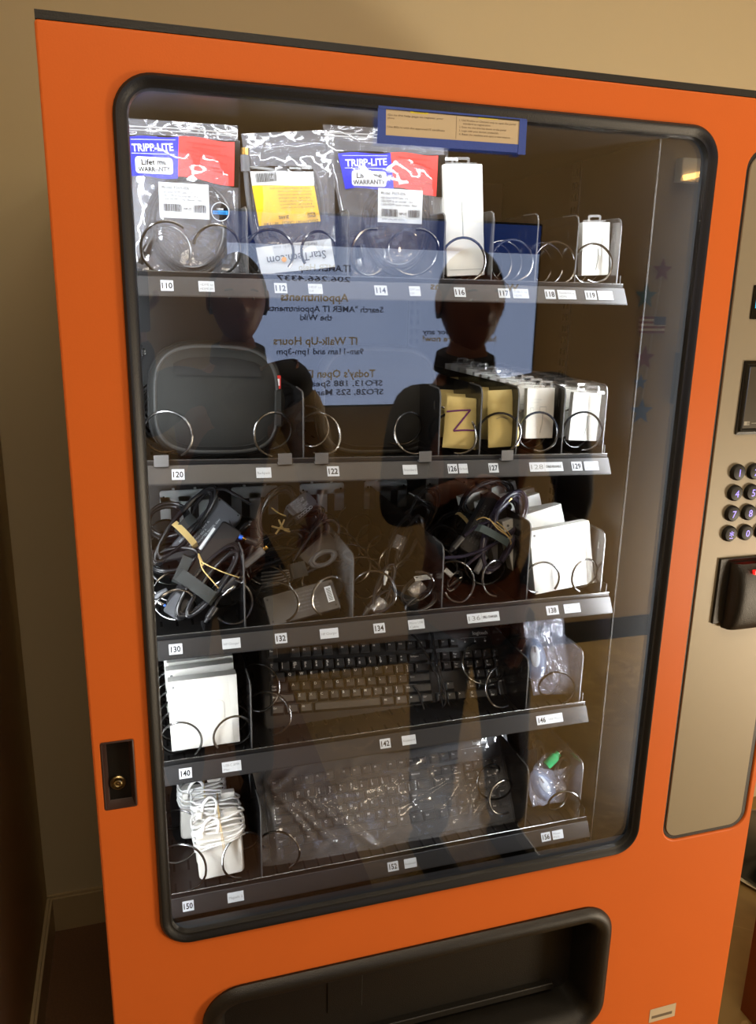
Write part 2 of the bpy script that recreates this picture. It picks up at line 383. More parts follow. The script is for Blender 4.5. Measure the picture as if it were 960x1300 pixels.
# ---- paper garland of stars and a flag, on the wall to the right
STR = mat('red_foil', (.42, .06, .08), .5); STB = mat('blue_foil', (.22, .36, .55), .5); STT = mat('teal_foil', (.22, .38, .42), .5)
FLB = mat('flag_blue', (.12, .16, .36), .6, var=0); FLW = mat('flag_white', (.75, .72, .66), .6, var=0); FLR = mat('flag_red', (.45, .10, .12), .6, var=0)
gl = thing('star_garland', 'hanging garland of red and blue paper stars with a small striped flag', 'garland', Matrix.Translation((0, YR, 0)))
def star_part(px, py, r, m):
    q = PM(px, py, -YR); b = MB(); pts = []
    for k in range(10):
        a = PI / 2 + k * PI / 5; R_ = r if k % 2 == 0 else r * .42; pts.append((q.x + R_ * math.cos(a), q.z + R_ * math.sin(a)))
    b.rings([[(x, .004, z) for x, z in pts], [(x, .007, z) for x, z in pts]], m); b.build('star', gl, smooth=0)
for a in [(843, 343, .05, STR), (822, 376, .055, STT), (820, 455, .055, STR), (815, 486, .035, STB), (816, 523, .06, STB)]: star_part(*a)
q0 = PM(840, 402, -YR); q1 = PM(812, 420, -YR); b = MB(); xa, xb = sorted((q0.x, q1.x)); zt, zb = q0.z, q1.z
xb += .03; b.box(xa, xb, .004, .007, zb - .01, zt, FLW)
for k in range(0, 7, 2):
    h = (zt - zb + .01) / 7; b.box(xa, xb, .007, .0076, zb - .01 + k * h, zb - .01 + (k + 1) * h, FLR)
b.box(xa + (xb - xa) * .0, xa + (xb - xa) * .42, .0076, .008, zb + (zt - zb) * .42, zt, FLB) if False else b.box(xb - (xb - xa) * .45, xb, .0076, .008, zb + (zt - zb) * .42, zt, FLB)
b.build('flag', gl, smooth=0)
b = MB(); qa = PM(846, 325, -YR); qb = PM(813, 540, -YR); b.tube([(qa.x, .003, qa.z), ((qa.x + qb.x) / 2, .003, (qa.z + qb.z) / 2), (qb.x, .003, qb.z)], .0012, FLW, 5); b.build('string', gl)
# linear wall lamp
b = MB(); ql = PM(872, 225, 2.0); qr = PM(949, 209, 2.0)
LBAR = mat('warm_tube', (.95, .8, .5), .5, var=0, emit=(1., .76, .42), estr=14.)
wl = thing('wall_lamp', 'slim warm linear lamp high on the wall above the stars', 'lamp', Matrix.Translation((ql.x, -2.0, ql.z)))
b.tube([(0, 0, 0), (qr.x - ql.x, 0, qr.z - ql.z)], .011, LBAR, 10); b.build('glowing_tube', wl)
b = MB(); b.box(-.01, qr.x - ql.x + .01, YR + 2.0, -.006, -.012, qr.z - ql.z + .012, TRIM); b.build('back_plate', wl)
# dark coat-like board and pale board next to the stars
NAVYB = mat('dark_blue_board', (.12, .15, .22), .5)
qa = PM(873, 448, -YR); qb = PM(853, 513, -YR)
b = MB(); b.box(min(qa.x, qb.x), max(qa.x, qb.x), YR, YR + .02, qb.z, qa.z, NAVYB); b.box(min(qa.x, qb.x) + .01, max(qa.x, qb.x) - .01, YR + .02, YR + .022, qb.z + .01, qa.z - .01, mat('board_face', (.19, .22, .30), .4))
tag(b.build('notice_board', smooth=0), 'narrow dark blue board on the wall beside the hanging stars', 'board')

# ---- things right of the machine
b = MB(); b.rbox(0, .45, 0, .23, 0, .75, WOODR, r=.004)
tag(b.build('wooden_cabinet', M=Matrix.Translation((1.247, -.05, FLOOR))), 'red-brown wooden cabinet at the right edge of the machine', 'cabinet')
cpos = P(972, 1092, 0); d = ray(972, 1092); k = (FLOOR - CP[2]) / d[2]; fx, fy = CP[0] + k * d[0], CP[1] + k * d[1]
st = thing('round_stool', 'black pedestal stool with a disc foot on the tan floor behind the cabinet', 'stool', Matrix.Translation((fx + .06, fy, FLOOR)))
b = MB(); b.lathe((0, 0, 0), [(.20, 0), (.205, .008), (.19, .018), (.06, .03), (.03, .05)], BLACKGL, 40); b.build('disc_foot', st)
b = MB(); b.lathe((0, 0, 0), [(.205, .006), (.209, .009), (.205, .012)], STEEL, 40); b.build('foot_rim', st)
b = MB(); b.lathe((0, 0, 0), [(.028, .04), (.028, .42), (.05, .44)], STEEL, 24); b.build('column', st)
b = MB(); b.lathe((0, 0, 0), [(.17, .43), (.185, .44), (.185, .48), (.17, .50), (.01, .505)], BLACKPL, 40); b.build('seat', st)
# ================================================================= THE VENDING MACHINE
vm = thing('vending_machine', 'orange glass-front vending machine stocked with cables, chargers and keyboards', 'vending machine', Matrix.Translation((.467, .40, FLOOR)))
VI = vm.matrix_basis.inverted()
def vpart(mb, name, parent=None, smooth=40, M=None):
    """part of the machine given in world (or FD) coordinates"""
    o = mb.build(name, None, smooth)
    base = Matrix.Identity(4) if M is None else M
    o.parent = parent or vm
    inv = VI if parent is None else parent['_i']
    o.matrix_basis = inv @ base
    return o
INVS = {}
class PInv:  # remembers each part's inverse world matrix
    pass
def vp(mb, name, parent=None, smooth=40, M=FD, fixn=True):
    o = mb.build(name, None, smooth, fixn=fixn); o.parent = parent or vm
    inv = VI if parent is None else INVS[parent.name]
    o.matrix_basis = inv @ M; INVS[o.name] = M.inverted(); return o
DX0, DX1, DZ0, DZ1 = -.0735, 1.0075, -.545, 1.163
WX1, WZ1, WR = .7717, 1.12, .042
PXa, PXb, PZa, PZb = .8255, .9955, .0005, 1.102      # control panel
BX0, BX1, BZ0, BZ1 = .052, .738, -.352, -.100        # delivery bin
LX0, LX1, LZ0, LZ1 = -.0620, -.0235, .232, .329      # lock recess
def sheet(outer, holes, t, bev):
    cu = bpy.data.curves.new('c', 'CURVE'); cu.dimensions = '2D'; cu.fill_mode = 'BOTH'; cu.extrude = t / 2 - bev; cu.bevel_depth = bev; cu.bevel_resolution = 3; cu.offset = -bev
    for pts in [outer] + holes:
        sp = cu.splines.new('POLY'); sp.points.add(len(pts) - 1); sp.use_cyclic_u = True
        for i, (x, y) in enumerate(pts): sp.points[i].co = (x, y, 0, 1)
    o = bpy.data.objects.new('c', cu); COL.objects.link(o); dg = bpy.context.evaluated_depsgraph_get()
    me = bpy.data.meshes.new_from_object(o.evaluated_get(dg)); bpy.data.objects.remove(o)
    b = MB(); b.add([(v.co.x, v.co.y, v.co.z - t / 2) for v in me.vertices], [tuple(p.vertices) for p in me.polygons], ORANGE)
    bpy.data.meshes.remove(me); return b
b = sheet(rr(DX0, DX1, DZ0, DZ1, .004, 0, 4), [rr(0, WX1, 0, WZ1, WR, 0, 10), rr(PXa, PXb, PZa, PZb, .03, 0, 8), rr(BX0, BX1, BZ0, BZ1, .055, 0, 8), rr(LX0, LX1, LZ0, LZ1, .001, 0, 2)], .012, .003)
bm_ = b.mesh('door', 40, fixn=True)
door = link('door', bm_, vm); door.matrix_basis = VI @ FD; INVS[door.name] = FD.inverted()
# door side returns + black top cap
b = MB(); b.box(DX0 + .001, DX1 - .001, .0, .0085, -.060, -.0005, BLACKRUB)
b.v = [(x, y + DZ1, z) for x, y, z in b.v]; vp(b, 'top_cap', smooth=0)
b = MB(); t = .0012; z0, z1 = -.060, -.011
for a in ((DX0, DX0 + t, DZ0, DZ1), (DX1 - t, DX1, DZ0, DZ1), (DX0, DX1, DZ1 - t, DZ1), (DX0, DX1, DZ0, DZ0 + t)): b.box(a[0], a[1], a[2], a[3], z0, z1, ORANGE)
vp(b, 'door_return', smooth=0)
# cabinet shell
BODYM = mat('cabinet_side_paint', (.60, .42, .27), .5)
b = MB(); xa, xb, ya, yb, za, zb = DX0 - .0015, DX1 + .001, -.78, -.062, FLOOR + .05, DZ1 - .018
b.box(xa, xa + .012, za, zb, ya, yb, BODYM); b.box(xb - .012, xb, za, zb, ya, yb, BODYM); b.box(xa, xb, zb - .012, zb, ya, yb, BODYM)
b.box(xa, xb, za, za + .012, ya, yb, BODYM); b.box(xa, xb, za, zb, ya, ya + .012, BODYM)
vp(b, 'cabinet_shell', smooth=0)
b = MB()
for x in (xa + .03, xb - .09):
    for y in (ya + .03, yb - .09): b = MB(); b.box(x, x + .06, FLOOR, za, y, y + .06, BLACKPL); vp(b, 'foot_block', smooth=0)
b = MB(); b.box(DX0 + .02, DX1 - .02, FLOOR + .015, DZ0 - .005, -.05, -.02, BLACKPL); vp(b, 'kick_plate', smooth=0)
# inner liner
b = MB(); iy0, iy1 = -.62, -.075
b.box(-.062, .762, -.20, 1.130, iy0 - .01, iy0, LINER)                       # rear
b.box(-.070, -.062, -.20, 1.145, iy0, iy1, LINER)                            # left
b.box(.750, .758, -.20, 1.145, iy0, -.10, LINER)                             # right
b.box(-.062, .758, 1.123, 1.130, iy0, iy1, LINER)                            # top
b.box(-.070, .762, -.21, -.20, iy0, iy1, LINER)
vp(b, 'inner_liner', smooth=0)
b = MB(); b.box(.010, .745, -.200, -.062, -.115, -.108, BLACKGL); b.box(-.010, .748, -.064, -.058, -.20, -.105, BLACKGL)
vp(b, 'chute_front', smooth=0)
# door inner frame: sides hide the lamps
b = MB(); b.box(-.0705, -.0665, -.02, 1.14, -.060, -.013, LINER); b.box(.8435, .8475, -.02, 1.14, -.060, -.013, LINER); b.box(-.0705, -.006, -.03, 1.145, -.0150, -.0130, BLACKRUB); b.box(.776, .8475, -.03, 1.145, -.0150, -.0130, BLACKRUB); b.box(-.07, .847, 1.123, 1.145, -.0152, -.0130, BLACKRUB); b.box(-.07, .847, -.03, -.005, -.0152, -.0130, BLACKRUB)
b.box(-.07, .847, 1.138, 1.145, -.075, -.013, LINER); b.box(-.07, .847, -.03, -.02, -.06, -.013, LINER); vp(b, 'door_inner_frame', smooth=0)
# right jamb: strip between the tray bay and the door, coloured black to look unlit, two bright metal beads
b = MB(); b.rings([[(.752, y, -.100), (.7525, y, -.106), (.846, y, -.020), (.846, y, -.016)] for y in (-.06, 1.145)], mat('jamb_unlit_black', (.035, .035, .035), .8, spec=.15)); vp(b, 'right_jamb', smooth=0)
b = MB(); b.tube([(.7515, -.06, -.098), (.7515, 1.14, -.098)], .0014, LIPM, 8); b.tube([(.7785, -.0, -.0785), (.7785, 1.10, -.0785)], .0010, LIPM, 8)
vp(b, 'jamb_bead')
b = MB()
for px, py in ((855, 381), (834, 569), (799, 901), (816, 742)):
    q = P(px, py, .085); b = MB(); b.cyl((q.x, q.z, -.085), (q.x, q.z, -.078), .0032, .003, LIPM, 12); b.cyl((q.x, q.z, -.078), (q.x, q.z, -.0772), .0012, .0012, INK, 8); vp(b, 'screw')
# perforated strips
b = MB()
def strip(x0, x1, z0, z1, y, n, ax):
    for k in range(n):
        zz = z0 + (z1 - z0) * k / n
        if ax == 'b': b.box(x0, x1, zz, zz + (z1 - z0) / n * .55, y - .001, y, INK)
        else: b.box(x0 - .001, x0, zz, zz + (z1 - z0) / n * .55, y, y + .006, INK)
b.box(.552, .580, .1, 1.13, -.62, -.618, RAILM)
for xx in (.557, .570): strip(xx, xx + .006, .12, 1.12, -.6175, 50, 'b')
b.box(.748, .750, .1, 1.13, -.34, -.31, RAILM); strip(.748, .75, .12, 1.12, -.333, 50, 'r'); strip(.748, .75, .12, 1.12, -.322, 50, 'r')
vp(b, 'perforated_rail', smooth=0)
b = MB(); q = P(175, 447, .2); b.cyl((-.062, q.z, -.2), (.022, q.z, -.2), .005, .005, LIPM, 12); b.cyl((.008, q.z, -.2), (.018, q.z, -.2), .010, .010, RAILM, 6); b.box(-.062, -.059, q.z - .09, q.z + .09, -.23, -.17, BRKM); vp(b, 'hinge_bolt')
# gasket and glass
b = MB(); b.frame((0, WX1, 0, WZ1, WR), [(.001, -.004), (.002, .003), (-.001, .006), (-.005, .0055), (-.0085, .0025), (-.0125, .0015), (-.014, -.002), (-.0145, -.0055), (-.005, -.0105), (-.004, -.016), (.001, -.016)], BLACKRUB, 10, True); vp(b, 'window_gasket')
b = MB(); b.rings([[(x, y, z) for x, y in rr(0, WX1, 0, WZ1, WR, -.004, 10)] for z in (-.010, -.006)], GLASS); vp(b, 'window_glass', smooth=0)
# control panel
b = MB(); b.rings([[(x, y, z) for x, y in rr(PXa, PXb, PZa, PZb, .03, o, 8)] for o, z in ((-.001, -.025), (-.0005, -.003), (-.003, -.003))], BLACKPL); vp(b, 'panel_surround')
b = MB(); b.rings([[(x, y, z) for x, y in rr(PXa + .0045, PXb - .0095, PZa + .008, PZb - .008, .024, o, 8)] for o, z in ((0, -.004), (0, -.0015), (-.001, -.0005))], CHAMP); panel = vp(b, 'control_panel')
b = MB(); b.rbox(.862, .985, .8735, .921, -.001, .0012, BLACKGL, r=.001, e=.0006); DISP = mat('display_cyan', (.1, .4, .5), .4, var=0, emit=(.12, .62, .80), estr=1.6)
for k in range(9):
    for j, ch in enumerate('1.50 USD'[k % 8]): b.text(ch, .868 + .0115 * k, .889, .0013, .017, DISP)
vp(b, 'display_window', panel, smooth=0)
b = MB(); b.frame((.8628, .985, .7045, .814, .002), [(0, -.001), (.0, .0015), (-.004, .0018), (-.0055, .0045), (-.008, .0045), (-.009, .001)], BLACKGL, 3); b.rect(.869, .979, .711, .808, .0012, BLACKGL)
PLM = mat('reader_face', (.27, .25, .21), .25)
b.rbox(.8715, .9765, .713, .806, .001, .003, PLM, r=.002, e=.001)
EMB = mat('emblem_silver', (.62, .60, .54), .4)
for r_ in (.0295, .0245): b.tube([(.928 + r_ * math.cos(a * PI / 18), .764 + r_ * math.sin(a * PI / 18), .0032) for a in range(36)], .0006, EMB, 5, True)
for k, ch in enumerate('ACCEPTED HERE * CASH OR CARD * '):
    a = PI / 2 - k * 2 * PI / 31; b.text(ch, .928 + .0257 * math.cos(a), .764 + .0257 * math.sin(a), .0033, .0045, EMB, rot=a - PI / 2, al='C')
for k in range(3): b.tube([(.922 + (.006 + .005 * k) * math.cos(a), .764 + (.006 + .005 * k) * math.sin(a), .0032) for a in [x / 6 - .8 for x in range(11)]], .0009, EMB, 5)
b.rect(.8745, .8845, .7185, .7245, .0033, EMB)
for k in range(3): b.rect(.8795, .8845, .7193 + .0018 * k, .7200 + .0018 * k, .0035, PLM)
b.rect(.888, .925, .7212, .7220, .0033, EMB); b.tube([(.8722, .7135, .003), (.8722, .8055, .003)], .0006, LIPM, 5)
vp(b, 'payment_plate', panel)
KEYB = mat('keypad_button', (.10, .095, .085), .45, spec=.3); KEYL = mat('keypad_numeral_violet', (.55, .5, .95), .4, var=0, emit=(.52, .45, .98), estr=1.3)
for r_, row in enumerate((('1', '2', '3'), ('4', '5', '6'), ('7', '8', '9'), ('*', '0', '#'))):
    for c_, ch in enumerate(row):
        b = MB(); x, y = .8762 + .0305 * c_, .6465 - .0325 * r_
        b.lathe((x, y, 0), [(.0125, -.0005), (.0128, .0012), (.0122, .0042), (.0104, .0062), (.006, .0068), (.001, .007)], KEYB, 28)
        if ch == '*': b.text('*', x, y - .009, .0072, .020, KEYL, al='C'); b.rect(x - .003, x + .003, y - .0065, y - .0055, .0071, KEYL)
        else: b.text(ch, x, y - .0055, .0072, .0155, KEYL, al='C')
        k_ = vp(b, 'keypad_button', panel)
b = MB(); b.rbox(.8655, .985, .400, .5085, -.001, .004, BLACKPL, r=.001, e=.0008)
def bulge(u, v):
    x = .884 + .075 * u; y = .392 + .110 * v; e = max(0, 1 - abs(2 * u - 1) ** 6); return (x, y, .004 + .024 * (.55 + .45 * math.sin(PI * v) ** .5) * e ** .5)
b.grid(bulge, 20, 16, BLACKPL); b.box(.884, .959, .392, .502, .001, .006, BLACKPL)
READL = mat('reader_led_red', (1, .1, .1), .4, var=0, emit=(1., .10, .09), estr=2.2)
b.box(.9115, .9385, .4875, .4935, .015, .0285, READL); b.text('READY', .905, .398, .0205, .0055, EMB, w=.012)
vp(b, 'card_reader', panel)
# lock
b = MB(); b.frame((LX0, LX1, LZ0, LZ1, .001), [(.0015, .0002), (.0, .001), (-.001, .0006), (-.0050, -.0112), (-.0055, -.0118)], mat('lock_bezel', (.20, .11, .08), .5), 2); b.box(LX0 + .004, LX1 - .004, LZ0 + .004, LZ1 - .004, -.0125, -.0118, BLACKRUB)
lk = vp(b, 'lock_recess', smooth=30)
b = MB(); q = P(150, 992, .013)
BRZ = mat('worn_lock_metal', (.62, .55, .40), .3, metal=1.)
b.lathe((q.x, q.z, -.0118), [(.0102, 0), (.0102, .0025), (.0088, .004), (.0078, .004), (.0074, .0015), (.0060, .0015), (.0056, .005), (.0040, .0058), (.0030, .0045), (.0012, .0045), (.001, .0055)], BRZ, 28); vp(b, 'lock_cylinder', lk)
# delivery bin
b = MB(); b.frame((BX0, BX1, BZ0, BZ1, .055), [(.002, -.004), (.003, .004), (-.002, .011), (-.010, .014), (-.019, .012), (-.026, .004), (-.030, -.012), (-.034, -.050), (-.034, -.058)], BLACKPL, 10); bn = vp(b, 'delivery_bin_frame')
b = MB(); b.rings([[(x, y, z) for x, y in rr(BX0, BX1, BZ0, BZ1, .055, -.033, 8)] for z in (-.060, -.056)], BLACKPL)
b.rbox(BX0 + .20, BX0 + .26, BZ0 + .10, BZ1 - .06, -.057, -.054, BLACKPL, r=.003); b.rbox(BX0 + .07, BX1 - .07, BZ0 + .045, BZ0 + .058, -.057, -.045, BLACKPL, r=.004); vp(b, 'delivery_flap', bn)
q = P(858, 1273, 0); b = MB(); b.rect(q.x - .055, q.x + .001, q.z - .03, q.z, .0006, NOTEP); b.rect(q.x - .05, q.x - .006, q.z - .022, q.z - .016, .0008, NOTEINK); vp(b, 'small_sticker', smooth=0)

# taped notice on the outside of the glass: paper framed by blue tape
F = Fr((479.5, 181), (665.5, 193.5), (481.5, 129), .0)
nt_ = thing('taped_notice', 'two-column cream notice framed in blue painters tape at the top of the window', 'sign', shift(F.M, dy=-.0005)); F.M = nt_.matrix_basis
b = MB(); w, h = F.w, F.h
for x0, x1, y0, y1, z in ((-.001, w, -.001, .0085, 0), (-.0005, .0095, 0, h, .0003), (w - .009, w + .001, -.003, h, .0006), (0, w, h - .0075, h + .001, .0009)): b.rect(x0, x1, y0, y1, z + .0008, TAPEB, .0004)
b.build('tape_frame', nt_, smooth=0)
b = MB(); b.rect(.008, w - .008, .007, h - .006, .0004, NOTEP, .0003); hx = w * .515; b.rect(hx, hx + .0004, .010, h - .009, .0006, NOTEINK)
for x0, x1, y in ((.040, .062, .0345), (w * .665, w * .80, .0345)): b.rect(x0, x1, y, y + .0045, .0006, HILITE)
b.text('ANDROID', .044, .0353, .0008, .0034, NOTEINK); b.text('WINDOWS', w * .69, .0353, .0008, .0034, NOTEINK)
for x, y, s_, wd in ((.012, .0300, 'Go to the help page to register your', .070), (.012, .0265, 'phone', .008), (.012, .0170, 'Use 802.1x with the approved IT certificate', .072),
        (hx + .004, .0300, '1. Use Firefox or Chrome only to open the portal', .075), (hx + .009, .0265, 'standard to registration', .036), (hx + .004, .0225, '2. Enter the one time key shown on the portal', .062),
        (hx + .004, .0185, '3. Login with your domain credentials', .052), (hx + .004, .0145, '4. Reset the machine and open a new session', .068)):
    b.text(s_, x, y, .0007, .0030, NOTEINK, w=wd)
b.build('printed_sheet', nt_, smooth=0)

# ----------------------------------------------------------------- LED strips inside the machine (behind the door frame, left and right)
COOL = (.93, .97, 1.)
LED = mat('led_tube', (.9, .95, 1.), .4, var=0, emit=(.93, .97, 1.), estr=9.)
for lx, lz in ((-.060, -.034), (.802, -.020)): b = MB(); b.tube([(lx, .02, lz), (lx, 1.10, lz)], .004, LED, 8); vp(b, 'interior_lamp_tube')
area('interior_lamp_left', (-.050, .033, .56), (.32, .26, .56), .022, 1.08, 3.7, COOL)
area('interior_lamp_right', (.790, .024, .56), (.40, .34, .56), .014, 1.06, 4.4, COOL)
area('interior_fill_top', (.38, .045, 1.128), (.38, .22, .6), .70, .02, 1.6, COOL)  # added fill along the top edge, no strip is fitted there

# ----------------------------------------------------------------- trays
def helix(cx, cz, y0, r, pitch, turns, a0, hand):
    n = int(turns * 30); return [(cx + r * math.cos(a0 + hand * 2 * PI * i / 30), cz + r * math.sin(a0 + hand * 2 * PI * i / 30), -(y0 + pitch * max(0, i - 6) / 30)) for i in range(n + 1)]
RY0, RY1 = .088, .100
LABELP = mat('price_label_paper', (.74, .76, .78), .9, var=.01, spec=.1)
class Tray: pass
def make_tray(zl, zr, x1, divs, coils, labels, clips=(), brackets=False):
    T = Tray(); x0 = .010; T.z = lambda x: zl + (zr - zl) * (x - x0) / (x1 - x0); fz = lambda x, d=0.: T.z(x) - .012 + d
    b = MB()
    b.rings([[(x0, fz(x0), -.102), (x1, fz(x1), -.102), (x1, fz(x1, -.006), -.102), (x0, fz(x0, -.006), -.102)], [(x0, fz(x0), -.56), (x1, fz(x1), -.56), (x1, fz(x1, -.006), -.56), (x0, fz(x0, -.006), -.56)]], TRAYM)
    for k in range(int((x1 - x0) / .023)):
        xx = x0 + .012 + .023 * k
        for yy in (.125, .175, .235, .30, .37, .44): b.box(xx, xx + .0035, fz(xx, .0), fz(xx, .0006), -yy - .022, -yy, INK)
    for xx in (x0, x1 - .0015): b.box(xx, xx + .0015, fz(xx), fz(xx, .03), -.56, -.11, TRAYM)
    b.rings([[(x0, T.z(x0) + .0055, -.104), (x1, T.z(x1) + .0055, -.104), (x1, T.z(x1) - .012, -.104), (x0, T.z(x0) - .012, -.104)], [(x0, T.z(x0) + .0055, -.1025), (x1, T.z(x1) + .0055, -.1025), (x1, T.z(x1) - .012, -.1025), (x0, T.z(x0) - .012, -.1025)]], TRAYM)
    tray = vp(b, 'tray', smooth=0); T.o = tray
    b = MB()
    b.rings([[(x, T.z(x), -RY1 + .0), (x, T.z(x) - .0005, -RY1 + .0012), (x, T.z(x) - .0225, -RY0 + .001), (x, T.z(x) - .0245, -RY0 + .0015), (x, T.z(x) - .0245, -RY0 - .001), (x, T.z(x) - .0015, -RY1 - .001)] for x in (x0, x1)], RAILM)
    vp(b, 'price_rail', tray, smooth=0)
    b = MB(); b.tube([(x0, T.z(x0) + .0058, -.1030), (x1, T.z(x1) + .0058, -.1030)], .0008, LIPM, 6); vp(b, 'rail_lip', tray)
    for px, pytop, m, slot in divs:
        q = P(px, pytop, .112); xx = q.x; h = q.z - fz(xx); b = MB(); zz = fz(xx)
        prof = [(-.112, 0), (-.112, h - .012), (-.1155, h - .003), (-.122, h), (-.16, h + .001), (-.54, h + .001), (-.54, 0)]
        b.rings([[(xx - .0008, zz + y, z) for z, y in prof], [(xx + .0008, zz + y, z) for z, y in prof]], m)
        b.tube([(xx, zz + y, z + .0004) for z, y in prof[:5]], .0012, DIVEDGE, 6)
        if slot:
            for yy in slot: b.box(xx - .0013, xx - .0008, zz + h - .032, zz + h - .020, -yy, -yy + .003, LIPM)  # bright steel chips stand in for light showing through the divider slots
        vp(b, 'divider', tray, smooth=0)
    for c in coils:
        px, py, r, pitch, a0, hand = c[:6]; turns = c[6] if len(c) > 6 else .42 / pitch
        q = P(px, py, .112); b = MB(); b.tube(helix(q.x, q.z, .112, r, pitch, turns, math.radians(a0), hand), .00185, WIRE, 8); vp(b, 'coil', tray)
    ang = math.atan(.0118 / .022); roll = math.atan2(zr - zl, x1 - x0)
    for (px, py, wpx, s1, s2) in labels:
        q = P(px, py, .095); A = P(px - wpx / 2, py, .095); B = P(px + wpx / 2, py, .095); w = (B - A).length; hh = .0145
        zc = T.z(q.x) - .0117; m = Matrix.Translation((q.x, -0, 0)); b = MB()
        M_ = FD @ Matrix.Translation((q.x, zc, -.0927)) @ Matrix.Rotation(roll, 4, 'Z') @ Matrix.Rotation(-ang, 4, 'X')
        b.rect(-w / 2, w / 2, -hh / 2, hh / 2, .0008, LABELP, .0004)
        if s2 == '#': b.text(s1, 0, -.0040, .00095, .0115, INK, al='C', bold=True, w=min(w * .84, .0135 if len(s1) < 4 else 1))
        elif s2 == 'W':
            b.text(s1[0], -w * .46, -.0035, .00095, .0105, GREYINK, w=w * .36); b.rect(-w * .06, -w * .055, -hh / 2, hh / 2, .00095, GREYINK); b.text(s1[1], -w * .02, -.0016, .00095, .0052, INK, w=w * .46, bold=True)
        else:
            b.text(s1, -w * .42, .0008 if s2 else -.002, .00095, .0048, GREYINK, w=min(w * .84, .0028 * len(s1)))
            if s2: b.text(s2, -w * .42, -.0050, .00095, .0045, GREYINK, w=min(w * .84, .0028 * len(s2)))
        vp(b, 'price_label', tray, smooth=0, M=M_)
    for px, py in clips:
        q = P(px, py, .098); b = MB(); x = q.x; b.box(x - .0095, x + .0095, T.z(x) + .001, T.z(x) + .0145, -.0965, -.0945, CLIPM); b.box(x - .0095, x + .0095, T.z(x) - .001, T.z(x) + .001, -.106, -.0945, CLIPM); vp(b, 'stop_clip', tray, smooth=0)
    if brackets:
        b = MB(); b.box(x0, x1, fz(x0), .552, -.530, -.526, LINER); vp(b, 'rear_plate', tray, smooth=0)
        for k in range(5):
            cx = .083 + .1325 * k; z0, z1 = .424, .536; b = MB()
            o = [(cx - .044, z0 + .085), (cx - .044, z1 - .005), (cx - .039, z1), (cx + .039, z1), (cx + .044, z1 - .005), (cx + .044, z0 + .085), (cx + .027, z0 + .085)]
            b.rbox(cx - .045, cx + .045, z1 - .022, z1, -.522, -.518, BRKM, r=.005, e=.0005)
            b.box(cx - .045, cx - .026, z0 + .055, z1 - .012, -.522, -.518, BRKM); b.box(cx + .026, cx + .045, z0 + .055, z1 - .012, -.522, -.518, BRKM); b.box(cx - .0105, cx + .0105, z0, z1 - .012, -.522, -.518, BRKM)
            for sx in (-.038, .038): b.cyl((cx + sx, z1 - .012, -.518), (cx + sx, z1 - .012, -.5175), .002, .002, INK, 8)
            for sx in (-.02, .02): b.cyl((cx + sx, z1, -.52), (cx + sx, z1 + .004, -.52), .0025, .0025, BRKM, 8)
            vp(b, 'motor_bracket', tray, smooth=0)
    return T
DB = DIVM
T1 = make_tray(.914, .914, .714, [(313, 262, SMOKE, 0), (443, 266, SMOKE, 0), (566, 270, DB, 0), (628, 268, DB, (.15,)), (684.6, 271, DB, (.15, .17)), (736, 273, DB, (.14,)), (790, 277, SMOKE, (.13,))],
    [(213, 315, .0325, .075, 50, 1), (277, 317, .031, .075, 170, -1), (345, 320, .029, .075, -40, 1), (408, 320, .027, .075, 215, -1), (474, 320, .030, .075, 80, 1), (532, 320, .030, .075, 100, -1),
     (591, 330, .0305, .030, -85, 1), (653, 331, .029, .034, -75, 1), (709, 334, .0305, .036, -110, 1), (758, 334, .028, .032, -120, 1)],
    [(212, 362, 16, '110', '#'), (262, 363, 20, 'HDMI to', 'HDMI 6ft'), (356, 365, 16, '112', '#'), (400, 366, 18, 'HDP to', 'DP'), (483, 368, 16, '114', '#'), (526, 369, 14, 'DP to', 'DP'), (583, 371, 14, '116', '#'), (639, 372, 14, '117', '#'),
     (660, 373, 20, 'USB-C to', 'HDMI'), (697.5, 373, 13, '118', '#'), (718.5, 374, 23, 'Thunderbolt to', 'HDMI'), (749, 374, 14, '119', '#'), (767.5, 375, 19, 'USB-C to', 'USB-A 2x')])
T2 = make_tray(.672, .656, .714, [(385, 497, DB, 0), (560, 494, DB, (.135,)), (613, 491, DB, (.13,)), (660, 492, DB, (.13,)), (719, 492, DB, (.13,)), (772, 489, SMOKE, 0)],
    [(213.5, 554, .0315, .075, -60, 1), (350, 553, .0295, .075, -100, -1), (410, 553, .028, .075, -120, 1, 1.9), (528, 552, .0285, .09, -60, -1, 2.0), (585, 552, .029, .075, -110, 1), (639, 550, .029, .06, -60, 1), (688, 549, .0295, .033, -115, 1), (744, 548, .0295, .033, -100, 1)],
    [(226, 600, 16, '120', '#'), (334.5, 598, 19, 'Backpack', ''), (422.5, 596, 15, '122', '#'), (520, 593, 18, 'Standard', ''), (574, 591, 12, '126', '#'), (587.5, 590, 11, 'Earbud', ''), (626, 590, 12, '127', '#'), (693, 588, 42, ('128', 'CABLE REUSABLE'), 'W'), (731.5, 588, 13, '129', '#'), (750, 588, 18, 'USB-C to', 'HDMI Apt')],
    clips=[(204.5, 582), (361.5, 579), (408, 579), (539.5, 576), (643.5, 573)])
